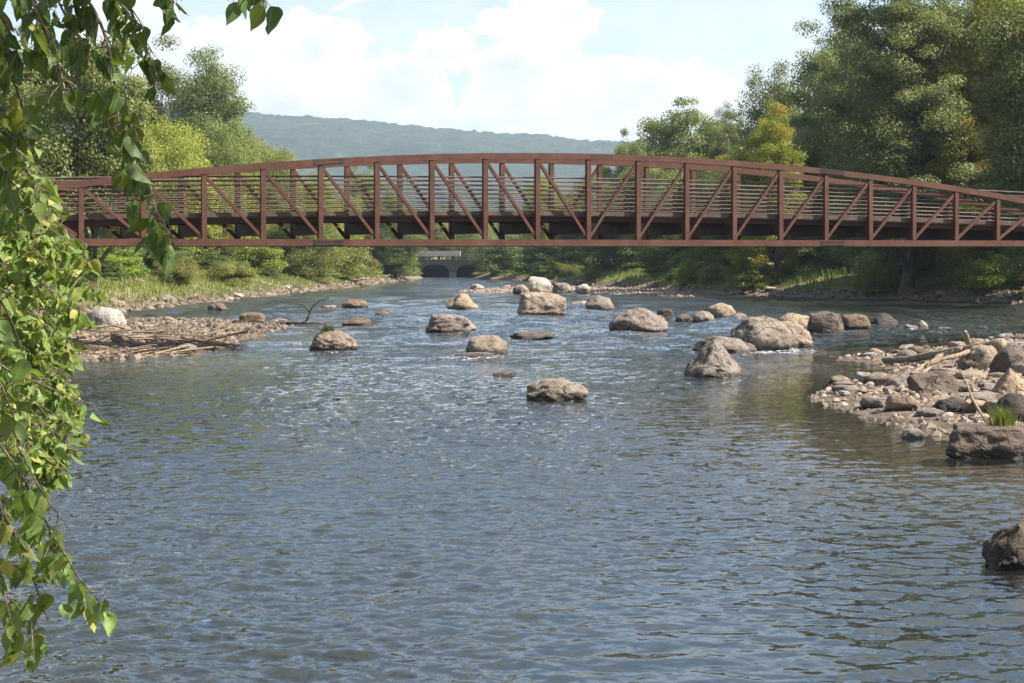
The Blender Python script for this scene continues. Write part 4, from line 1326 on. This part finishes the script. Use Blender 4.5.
# ------------------------------------------------------------------ overhanging branches at the left
def leaf_shape():
    """one pointed ovate leaf along -z (hanging), unit length, folded along its midrib: vertices and faces"""
    prof = [(0.0, 0.0), (0.07, 0.22), (0.2, 0.35), (0.36, 0.385), (0.54, 0.315), (0.72, 0.19), (0.87, 0.075), (1.0, 0.0)]
    V, F = [], []
    mid = []
    for t, w in prof:
        mid.append(len(V)); V.append((0, 0.05 * math.sin(t * 3.1), -t))
    L, Rr = {}, {}
    for i, (t, w) in enumerate(prof):
        if w > 0:
            yy = 0.05 * math.sin(t * 3.1) - w * 0.32
            L[i] = len(V); V.append((-w, yy, -t + 0.04 * w))
            Rr[i] = len(V); V.append((w, yy, -t + 0.04 * w))
    Q, T = [], []
    for i in range(len(prof) - 1):
        for S, fl in ((L, 0), (Rr, 1)):
            if i in S and i + 1 in S: q = (mid[i], mid[i + 1], S[i + 1], S[i])
            elif i in S: q = (mid[i], mid[i + 1], S[i])
            else: q = (mid[i], mid[i + 1], S[i + 1])
            if fl: q = q[::-1]
            (Q if len(q) == 4 else T).append(q)
    return np.array(V, float), np.array(Q), np.array(T)


LV, LQ, LT = leaf_shape()


def leaves_mesh(P, size, seed, mat, droop=1.0, accent=0.08):
    """hanging leaves at points P"""
    r = np.random.default_rng(seed)
    N = len(P)
    dn = np.stack([r.normal(0, 0.38, N), r.normal(0, 0.38, N), -np.full(N, droop) + r.normal(0, 0.25, N)], 1)
    dn /= np.linalg.norm(dn, axis=1)[:, None]
    a = r.uniform(0, 6.28, N)
    s0 = np.stack([np.cos(a), np.sin(a), 0 * a], 1)
    s0 -= (s0 * dn).sum(1)[:, None] * dn; s0 /= np.linalg.norm(s0, axis=1)[:, None]
    nn = np.cross(dn, s0)
    sz = size * r.uniform(0.55, 1.2, N)
    curl = r.normal(0, 0.24, N)
    fold = r.uniform(-0.25, 0.45, N)
    wv = r.uniform(0.66, 1.0, N)
    B = LV[None] * np.ones((N, 1, 1))
    B[..., 0] *= wv[:, None]
    B[..., 1] += curl[:, None] * B[..., 2] ** 2 - fold[:, None] * np.abs(B[..., 0]) + 0.03 * r.normal(size=B.shape[:2]) * (np.abs(LV[:, 0]) > 0)[None]
    B[..., 0] += 0.12 * r.normal(size=(N, 1)) * B[..., 2] ** 2
    V = P[:, None, :] + sz[:, None, None] * (B[..., 0:1] * s0[:, None, :] + B[..., 1:2] * nn[:, None, :] - B[..., 2:3] * dn[:, None, :])
    k = len(LV)
    o = np.arange(N)[:, None, None] * k
    Q = (o + LQ[None]).reshape(-1, 4); T = (o + LT[None]).reshape(-1, 3)
    tone = np.repeat(np.clip(r.normal(0.5, 0.3, N), 0, 1), k)
    acc = np.repeat((r.random(N) < accent) * r.uniform(0.3, 1, N), k)
    vein = np.tile((np.abs(LV[:, 0]) < 1e-6).astype(float), N)
    return np_mesh('leaves', V.reshape(-1, 3), [Q, T], mat, True, {'tone': tone, 'accent': acc, 'vein': vein})


def at(px, py, Y):
    return np.array([(px - 512) / FPX * Y, Y, CAMH + (HOR - py) / FPX * Y])


def leafy(root, strands, size, seed, mat, step, rad, jit, accent=0.08, droop=1.0, pet=0.5):
    """strands: (list of (px,py), depth, start radius) grown as branches with leaves on both sides"""
    r = np.random.default_rng(seed)
    inv = -np.array(root.location)
    for si, (pp, Y, r0) in enumerate(strands):
        pts = [at(x, y, Y + 0.05 * k * r.normal()) for k, (x, y) in enumerate(pp)]
        ln = sum(np.linalg.norm(pts[i + 1] - pts[i]) for i in range(len(pts) - 1))
        n = max(12, int(ln / 0.04))
        C = smooth_path(pts, n)
        m = MB().tube(C + inv, np.linspace(r0, 0.0018, n), 6)
        LP = []
        m2 = m
        nl = max(3, int(ln / step))
        for i in range(nl):
            f = (i + r.random()) / nl
            if f < 0.04: continue
            c = C[min(n - 1, int(f * (n - 1)))]
            # side twig carrying a few leaves
            a = r.uniform(0, 6.28)
            out = np.array([math.cos(a), math.sin(a), -0.5 + 0.5 * r.normal()]) * rad * r.uniform(0.3, 1.0) * (1 - 0.45 * f)
            e = c + out
            q = np.linspace(0, 1, 5)[:, None]
            tw = c + out * q + np.array([0, 0, -0.35 * np.linalg.norm(out)]) * q ** 2
            m.tube(tw + inv, np.linspace(0.0024, 0.0009, 5), 4)
            for _ in range(jit):
                s = r.uniform(0.25, 1.0)
                b = c + out * s + np.array([0, 0, -0.35 * np.linalg.norm(out)]) * s ** 2
                pt = b + np.array([r.normal(0, 0.35), r.normal(0, 0.35), -0.55]) * size * pet
                m.tube(np.stack([b, (b + pt) / 2 + np.array([0, 0, 0.006]), pt]) + inv, 0.0008, 3)
                LP.append(pt)
        br_ = m.build('branch', M['twig'], root, True)
        lv = link('leaves', leaves_mesh(np.array(LP) + inv, size, seed * 50 + si, mat, droop, accent), br_)


# near tree: trunk stands outside the photo on the left bank, its sprays hang into view
T1 = empty('overhanging_tree', (-4.3, 4.6, float(ground_z(-4.3, 4.6)[0])), "leafy tree hanging dark pointed leaves into the photo's upper left", 'tree')
inv = -np.array(T1.location)
m_ = MB()
sp = smooth_path([(-4.3, 4.6, 0.2), (-4.1, 4.7, 1.6), (-3.7, 4.9, 3.0), (-3.2, 5.1, 4.2), (-2.6, 5.2, 4.7), (-1.9, 5.2, 4.6), (-1.3, 5.15, 4.25)], 30)
m_.tube(sp + inv, np.linspace(0.16, 0.012, 30), 9)
sp2 = smooth_path([(-3.8, 4.85, 2.8), (-3.0, 5.2, 3.6), (-2.3, 5.3, 4.0), (-1.7, 5.2, 3.95)], 20)
m_.tube(sp2 + inv, np.linspace(0.06, 0.01, 20), 7)
m_.build('trunk', M['bark'], T1, True)
rr_ = np.random.default_rng(44)
LP = np.array([0.9, 4.75, 5.6]) + rr_.normal(size=(5200, 3)) * np.array([0.95, 0.75, 0.42])  # unseen crown patch added overhead to shade the hanging sprays
LP = LP[LP[:, 2] > 4.45]
m_ = MB()
for k in range(26):
    m_.tube(smooth_path([(-2.6, 5.2, 4.7), (-0.6 + rr_.normal(0, .2), 4.9, 5.1), tuple(LP[rr_.integers(len(LP))])], 10) + inv, np.linspace(0.03, 0.004, 10), 5)
ob_ = m_.build('limb', M['bark'], T1, True)
link('leaves', leaves_mesh(LP + inv, 0.075, 4400, M['spray'], 0.6, 0.05), ob_)
S1 = [
    ([(60, -70), (70, -20), (96, 10), (110, 50), (116, 95), (119, 130)], 4.7, 0.006),
    ([(110, -60), (122, -10), (135, 20), (150, 55), (160, 85)], 4.9, 0.005),
    ([(125, 95), (132, 140), (146, 180), (158, 215), (165, 238)], 4.6, 0.003),
    ([(150, -60), (160, -25), (166, -8), (172, 4)], 4.9, 0.004),
            ([(-60, -60), (-30, 0), (0, 50), (22, 100), (34, 150)], 4.4, 0.007),
    ([(0, -80), (20, -30), (40, 20), (58, 60), (66, 95)], 4.5, 0.006),
    ([(-60, 20), (-30, 60), (-8, 110), (6, 150), (12, 190)], 4.5, 0.006),
    ([(30, -70), (50, -20), (66, 20), (88, 46)], 4.6, 0.005),
    ([(80, -60), (100, -20), (120, 10), (140, 30)], 4.8, 0.004),
    ([(-30, -40), (-10, 0), (10, 30), (20, 60)], 4.3, 0.005),
    ([(-20, -60), (5, -20), (30, 8), (45, 20)], 4.6, 0.005),
    ([(-40, 60), (-16, 110), (4, 170), (10, 215)], 4.8, 0.004),
]
leafy(T1, S1, 0.062, 1, M['spray'], 0.032, 0.08, 2, accent=0.06)

# second tree, a little farther back, drooping down the left edge to the water
T2 = empty('overhanging_tree', (-6.6, 9.5, float(ground_z(-6.6, 9.5)[0])), "bright small-leaved tree drooping down the photo's left edge to the water", 'tree')
inv = -np.array(T2.location)
m_ = MB()
sp = smooth_path([(-6.6, 9.5, 0.0), (-6.2, 9.6, 1.5), (-5.5, 9.7, 3.0), (-4.6, 9.6, 4.0), (-3.6, 9.2, 4.1)], 24)
m_.tube(sp + inv, np.linspace(0.14, 0.02, 24), 9)
m_.build('trunk', M['bark'], T2, True)
S2 = []
r = np.random.default_rng(12)
OUT = [(150, 36), (190, 46), (220, 58), (250, 74), (290, 88), (320, 98), (340, 88), (360, 62), (380, 60), (405, 78), (430, 74), (455, 68), (480, 54), (520, 40)]
for k in range(74):
    y1 = 190 + k * 4.1 + r.normal(0, 5)                # where the spray ends
    reach = np.interp(y1, [q[0] for q in OUT], [q[1] for q in OUT]) * r.uniform(0.6, 1.16)
    Y = r.uniform(8.4, 11.5)
    S2.append(([(-120, y1 - 120 + r.normal(0, 15)), (-60, y1 - 85 + r.normal(0, 12)), (0, y1 - 55), (reach * 0.6, y1 - 28), (reach, y1 - 6)], Y, 0.005))
leafy(T2, S2, 0.080, 2, M['side'], 0.048, 0.15, 3, accent=0.2, droop=0.45)
S3 = [
    ([(-60, 330), (-20, 350), (10, 372), (60, 392), (100, 408)], 7.6, 0.006),
    ([(-60, 400), (-10, 430), (25, 480), (50, 530), (80, 580), (100, 603)], 5.6, 0.006),
    ([(-60, 430), (-20, 470), (8, 520), (30, 570), (48, 620)], 5.4, 0.006),
    ([(-60, 380), (-20, 400), (15, 440), (40, 490), (70, 530)], 5.8, 0.006),
    ([(-50, 480), (-20, 520), (0, 570), (10, 620), (16, 655)], 5.3, 0.005),
    ([(-60, 300), (-25, 340), (0, 380), (18, 430)], 5.2, 0.006),
    ([(-60, 520), (-30, 560), (0, 590), (30, 618), (40, 640)], 5.4, 0.004),
    ([(-60, 240), (-20, 270), (8, 310), (22, 350)], 5.0, 0.006),
    ([(-60, 440), (-15, 460), (20, 500), (50, 545), (64, 575)], 6.0, 0.005),
]
leafy(T1, [([(175, -90), (205, -50), (232, -22), (240, -6), (244, 2)], 5.0, 0.003), ([(200, -80), (235, -50), (256, -20), (262, -8), (264, 2)], 5.0, 0.003)], 0.066, 9, M['spray'], 0.16, 0.03, 2, accent=0.2)
leafy(T1, S3, 0.072, 3, M['side'], 0.05, 0.08, 2, accent=0.12, droop=0.8)
